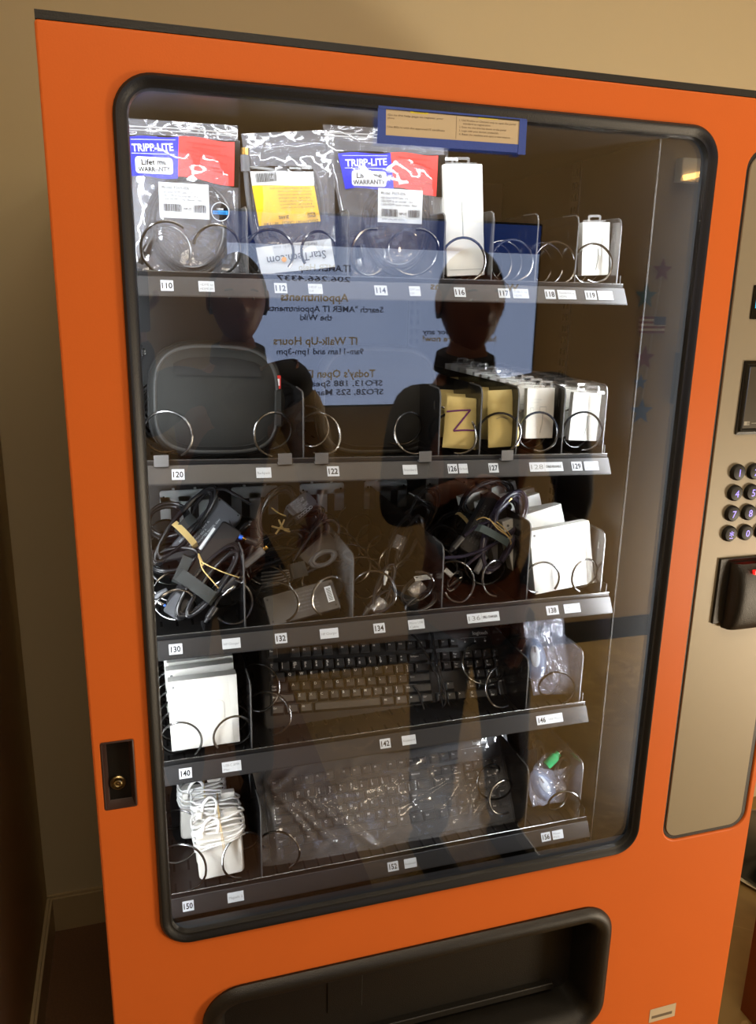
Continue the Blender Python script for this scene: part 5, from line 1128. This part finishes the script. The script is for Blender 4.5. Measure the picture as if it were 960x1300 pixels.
class SK:
    def __init__(s): s.p = []; s.e = []; s.r = []
    def n(s, p, r, par=None):
        s.p.append(tuple(p)); s.r.append(r); i = len(s.p) - 1
        if par is not None: s.e.append((par, i))
        return i
    def chain(s, par, *a):
        for p, r in a: par = s.n(p, r, par)
        return par
def head(b, c, s, yaw=0., hair=True):
    """c = centre of head, face towards +y (the machine)"""
    R = Matrix.Translation(c) @ Matrix.Rotation(yaw, 4, 'Z') @ Matrix.Scale(s, 4); b.T = R
    def f(u, v):
        th = 2 * PI * u; ph = PI * (v - .5); x = math.cos(ph) * math.sin(th); y = math.cos(ph) * math.cos(th); z = math.sin(ph)
        jaw = 1 - .22 * max(0, -z) ** 1.2; X = .076 * x * jaw; Y = .096 * y * (1 - .10 * max(0, -z)); Z = .118 * z
        if y > 0:
            fr = max(0, 1 - (x / .9) ** 2)
            nose = math.exp(-((x / .16) ** 2)) * math.exp(-(((z + .12) / .17) ** 2)); Y += .024 * nose * y
            Y -= .010 * y * (math.exp(-(((abs(x) - .38) / .17) ** 2)) * math.exp(-(((z - .06) / .10) ** 2)))
            Y += .006 * y * math.exp(-((x / .5) ** 2)) * math.exp(-(((z - .20) / .08) ** 2)) + .006 * y * math.exp(-((x / .25) ** 2)) * math.exp(-(((z + .42) / .05) ** 2)) + .012 * y * math.exp(-((x / .35) ** 2)) * math.exp(-(((z + .78) / .16) ** 2))
        return (X, Y, Z)
    b.grid(f, 40, 34, SKIN, True)
    for sx in (-1, 1):
        b.lathe((sx * .029, .073, .006), [(.0002, .0085), (.006, .007), (.0095, .002), (.0095, -.002)][::-1], EYEW, 12, 'y'); b.lathe((sx * .029, .0795, .006), [(.0045, .0), (.004, .0022), (.0005, .003)], INK, 10, 'y')
        b.rings([[(sx * (.076 + .010 * q), -.004 + rr_ * math.cos(a * PI / 8), .002 + rr_ * 1.55 * math.sin(a * PI / 8)) for a in range(16)] for q, rr_ in ((-.6, .011), (.2, .016), (.8, .019), (1., .016), (.7, .010))], SKIN)
        b.tube([(sx * .044, .080, .027), (sx * .030, .087, .031), (sx * .016, .088, .027)], .0028, HAIR, 6)
    b.tube([(-.022, .083, -.050), (-.010, .092, -.048), (0, .093, -.0485), (.010, .092, -.048), (.022, .083, -.050)], [.002, .0038, .0042, .0038, .002], LIPC, 8); b.T = None
def hair_part(c, s, parent, yaw=0., long_=.0):
    b = MB(); b.T = Matrix.Translation(c) @ Matrix.Rotation(yaw, 4, 'Z') @ Matrix.Scale(s, 4)
    def f(u, v):
        th = 2 * PI * u; fr = math.cos(th); low = -.30 if fr < .1 else -.30 + .85 * min(1, (fr - .1) / .5); z0 = max(low, -.9); ph0 = math.asin(z0); ph = ph0 + (PI / 2 - ph0) * v
        k = 1.09 + .02 * noise.noise(Vector((math.sin(th) * 5, math.cos(th) * 5, v * 5))); return (.076 * k * math.cos(ph) * math.sin(th), -.003 + .096 * k * math.cos(ph) * math.cos(th), .118 * k * math.sin(ph))
    b.grid(f, 40, 14, HAIR, True); b.T = None; return b.build('hair', parent, 60)
def hand(sk, par, w, d, n, curl=.5, side=1):
    """palm with five fingers; w wrist, d pointing direction, n palm normal"""
    d = Vector(d).normalized(); n = Vector(n).normalized(); s_ = d.cross(n).normalized() * side; w = Vector(w)
    pm = sk.n(w + d * .045, .026, par)
    for k, (o, L) in enumerate(((.027, .070), (.010, .078), (-.008, .072), (-.025, .056))):
        k0 = w + d * .085 + s_ * o; a = sk.n(k0, .0095, pm); c1 = (d * (1 - curl * .4) + n * curl * .6).normalized(); c2 = (d * (1 - curl) + n * curl * 1.1).normalized()
        a = sk.n(k0 + c1 * L * .5, .0085, a); sk.n(k0 + c1 * L * .5 + c2 * L * .45, .0075, a)
    a = sk.n(w + d * .030 + s_ * .034 + n * .008, .011, pm); a = sk.n(w + d * .058 + s_ * .052 + n * .018, .0095, a); sk.n(w + d * .082 + s_ * .050 + n * .030, .0085, a)
def person(label, hx, hy, hz, s, la, ra, feet, pelvis, shirt, sleeveR, hands, yaw=0., shw=.185):
    """la / ra = (shoulder, elbow, wrist) of the arm on the -x / +x side"""
    t = thing('person', label, 'person', Matrix.Translation((pelvis[0], pelvis[1], FLOOR))); inv = t.matrix_basis.inverted()
    def L(p): return Vector(p)
    sk = SK(); px, py, pz = pelvis; base = Vector((hx, hy, hz))
    r0 = sk.n((px, py, pz), .125); w = sk.n((px * .7 + hx * .3, py, pz + .16), .115, r0); ch = sk.n((px * .25 + hx * .75, py, hz - .34), .135, w); nk = sk.n((hx, hy - .02, hz - .17), .062, ch); nk2 = sk.n((hx, hy - .008, hz - .06), .056, nk)
    for arm, hd in ((la, hands[0]), (ra, hands[1])):
        a = sk.n(arm[0], .056, ch); a = sk.n(Vector(arm[0]).lerp(Vector(arm[1]), .5), .046, a); a = sk.n(arm[1], .039, a); a = sk.n(Vector(arm[1]).lerp(Vector(arm[2]), .5), .035, a); a = sk.n(arm[2], .024, a); hand(sk, a, arm[2], *hd)
    for sx, (fx_, fy_) in zip((-1, 1), feet):
        a = sk.n((px + sx * .09, py, pz - .10), .088, r0); a = sk.n(((px + sx * .09) * .5 + fx_ * .5, py + .015, (pz + FLOOR) / 2), .058, a); sk.n((fx_, fy_, FLOOR + .10), .036, a)
    V, Fc = skin_mesh(sk.p, sk.e, sk.r, 'b', SKIN, None); b = MB(); b.add(V, Fc, SKIN); head(b, (hx, hy, hz), s, yaw); body = b.build('body', t, 70); body.matrix_basis = inv
    h = hair_part((hx, hy, hz), s, t, yaw); h.matrix_basis = inv
    def cloth(name, sk, m, bits=None):
        V, Fc = skin_mesh(sk.p, sk.e, sk.r, 'c', m, None); b = MB(); b.add(V, Fc, m)
        if bits: bits(b)
        o = b.build(name, t, 70); o.matrix_basis = inv; return o
    sk = SK(); r0 = sk.n((px, py, pz - .02), (.175, .135)); w = sk.n((px * .7 + hx * .3, py, pz + .17), (.165, .13), r0); ch = sk.n((px * .25 + hx * .75, py, hz - .36), (.185, .14), w); uc = sk.n((hx, hy - .02, hz - .255), (.13, .11), ch); nk = sk.n((hx, hy - .02, hz - .19), .080, uc); sk.n((hx, hy - .015, hz - .15), .070, nk)
    for arm, m_ in ((la, shirt), (ra, sleeveR)):
        mid = sk.n(Vector((hx, hy - .02, hz - .27)).lerp(Vector(arm[0]), .55) + Vector((0, 0, .0)), .094, uc)
        if m_ is shirt: a = sk.n(arm[0], .088, mid); a = sk.n(Vector(arm[0]).lerp(Vector(arm[1]), .5), .066, a); a = sk.n(arm[1], .056, a); sk.n(Vector(arm[1]).lerp(Vector(arm[2]), .85), .044, a)
        else: a = sk.n(arm[0], .092, mid); sk.n(Vector(arm[0]).lerp(Vector(arm[1]), .34), .088, a)
    cloth('top', sk, shirt)
    if sleeveR is not shirt:
        arm = ra; sk = SK(); a = sk.n(Vector(arm[0]).lerp(Vector(arm[1]), .10), .080); a = sk.n(Vector(arm[0]).lerp(Vector(arm[1]), .5), .076, a); a = sk.n(arm[1], .068, a); sk.n(Vector(arm[1]).lerp(Vector(arm[2]), .85), .050, a); cloth('sleeve', sk, sleeveR)
    b = MB(); b.T = inv
    b.rings([[(hx + r_ * math.cos(q * PI / 12), hy - .018 + r_ * math.sin(q * PI / 12), z_ + .012 * math.sin(q * PI / 12) * -1) for q in range(24)] for r_, z_ in ((.068, hz - .145), (.080, hz - .165), (.074, hz - .125), (.064, hz - .120))], shirt); b.build('collar', t)
    sk = SK(); r0 = sk.n((px, py, pz - .01), (.165, .125))
    for sx, (fx_, fy_) in zip((-1, 1), feet):
        a = sk.n((px + sx * .085, py, pz - .14), .102, r0); a = sk.n(((px + sx * .09) * .5 + fx_ * .5, py + .01, (pz + FLOOR) / 2), .075, a); sk.n((fx_, fy_, FLOOR + .05), .062, a)
    cloth('trousers', sk, TROU)
    for fx_, fy_ in feet:
        b = MB(); b.T = inv @ Matrix.Translation((fx_, fy_ + .05, FLOOR)); b.rings([[(x, y, z) for x, y in rr(-.045, .045, -.12, .14, .043, o, 6)] for o, z in ((-.002, 0), (.002, .012), (-.002, .03), (-.012, .055 ), (-.03, .075))], SHOE); b.build('shoe', t)
    return t
def V3(px, py, D): return PM(px, py, D)
D1, D2 = 1.26, .86
h1 = V3(303, 382, D1); sR = V3(368, 480, D1); eR = V3(404, 588, D1); wR = V3(400, 640, D1 - .06)
p1_ = person('person in a black jacket with one khaki sleeve, holding up a phone towards the glass', h1.x, -D1, h1.z, .98,
    (Vector((h1.x - .18, -D1, h1.z - .235)), Vector((h1.x - .27, -D1 + .10, h1.z - .33)), Vector((.015, -1.115, .835))), (sR, eR, wR),
    ((h1.x - .20, -D1), (h1.x + .02, -D1 + .02)), (h1.x - .09, -D1, .22), JACK, SLEEVE, (((0, .55, .85), (0, 1, -.2), .55, -1), ((-.15, .15, -1), (-.5, .9, 0), .4, 1)))
inv = Matrix.Translation((h1.x - .09, -D1, FLOOR)).inverted()
ph = thing('smartphone', 'dark smartphone held up in front of the vending machine glass', 'phone', Matrix.Translation((.012, -1.012, .875)))
b = MB(); b.T = Matrix.Rotation(PI / 2, 4, 'X'); b.rbox(-.036, .036, -.072, .072, -.008, 0, PHONEM, r=.009, e=.001); b.build('phone_body', ph)
b = MB(); b.T = Matrix.Translation((0, .009, 0)) @ Matrix.Rotation(-PI / 2, 4, 'X'); b.rbox(-.033, .033, -.069, .069, -.0012, 0, mat('phone_screen', (.02, .02, .02), .1, emit=(.3, .3, .3), estr=.25), r=.007, e=.0003)
b = MB(); b.T = Matrix.Rotation(PI / 2, 4, 'X'); b.rbox(-.033, .033, -.069, .069, -.0095, -.008, bpy.data.materials['phone_screen'], r=.007, e=.0003); b.build('phone_screen', ph)
b = MB(); b.T = Matrix.Rotation(-PI / 2, 4, 'X'); b.rbox(-.030, -.014, -.066, -.036, .0, .0015, BLACKGL, r=.006, e=.0004)
for yy in (-.059, -.044): b.cyl((-.022, yy, .001), (-.022, yy, .0026), .0055, .005, PHONEM, 14)
b.build('lens_block', ph)
h2 = V3(601, 385, D2); s2L = V3(528, 518, D2); s2R = V3(712, 495, D2); e2L = V3(507, 660, D2); e2R = V3(735, 640, D2)
person('person in a charcoal polo, one forearm across the waist, right-hand figure in the glass', h2.x, -D2, h2.z, 1.0,
    (s2L, e2L, Vector((h2.x - .10, -D2 + .15, .455))), (s2R, e2R, Vector((h2.x + .14, -D2 + .08, .10))),
    ((.745, -D2), (.985, -D2 + .02)), (h2.x + .045, -D2, .17), SHIRTD, SHIRTD, (((1, .25, .15), (0, -.6, -.8), .5, -1), ((0, .1, -1), (-1, .2, 0), .4, 1)))
# ================================================================= CAMERA, WORLD, COLOUR
cam = bpy.data.cameras.new('camera'); co = bpy.data.objects.new('camera', cam); COL.objects.link(co)
co.matrix_world = Matrix(((RW[0][0], -RW[1][0], -RW[2][0], CP[0]), (RW[0][1], -RW[1][1], -RW[2][1], CP[1]), (RW[0][2], -RW[1][2], -RW[2][2], CP[2]), (0, 0, 0, 1)))
cam.sensor_fit = 'HORIZONTAL'; cam.sensor_width = 36; cam.lens = FPX * 36 / 960; cam.shift_y = -10 / 960; cam.clip_start = .01
SC.camera = co
w = bpy.data.worlds.new('world'); SC.world = w; w.use_nodes = True
w.node_tree.nodes['Background'].inputs[0].default_value = (.9, .75, .5, 1); w.node_tree.nodes['Background'].inputs[1].default_value = .02
SC.view_settings.view_transform = 'Standard'; SC.view_settings.look = 'None'; SC.view_settings.gamma = 1; SC.view_settings.use_curve_mapping = False
SC.view_settings.exposure = 0.0
SC.cycles.transparent_max_bounces = 32; SC.cycles.max_bounces = 10; SC.cycles.caustics_reflective = True; SC.cycles.caustics_refractive = False
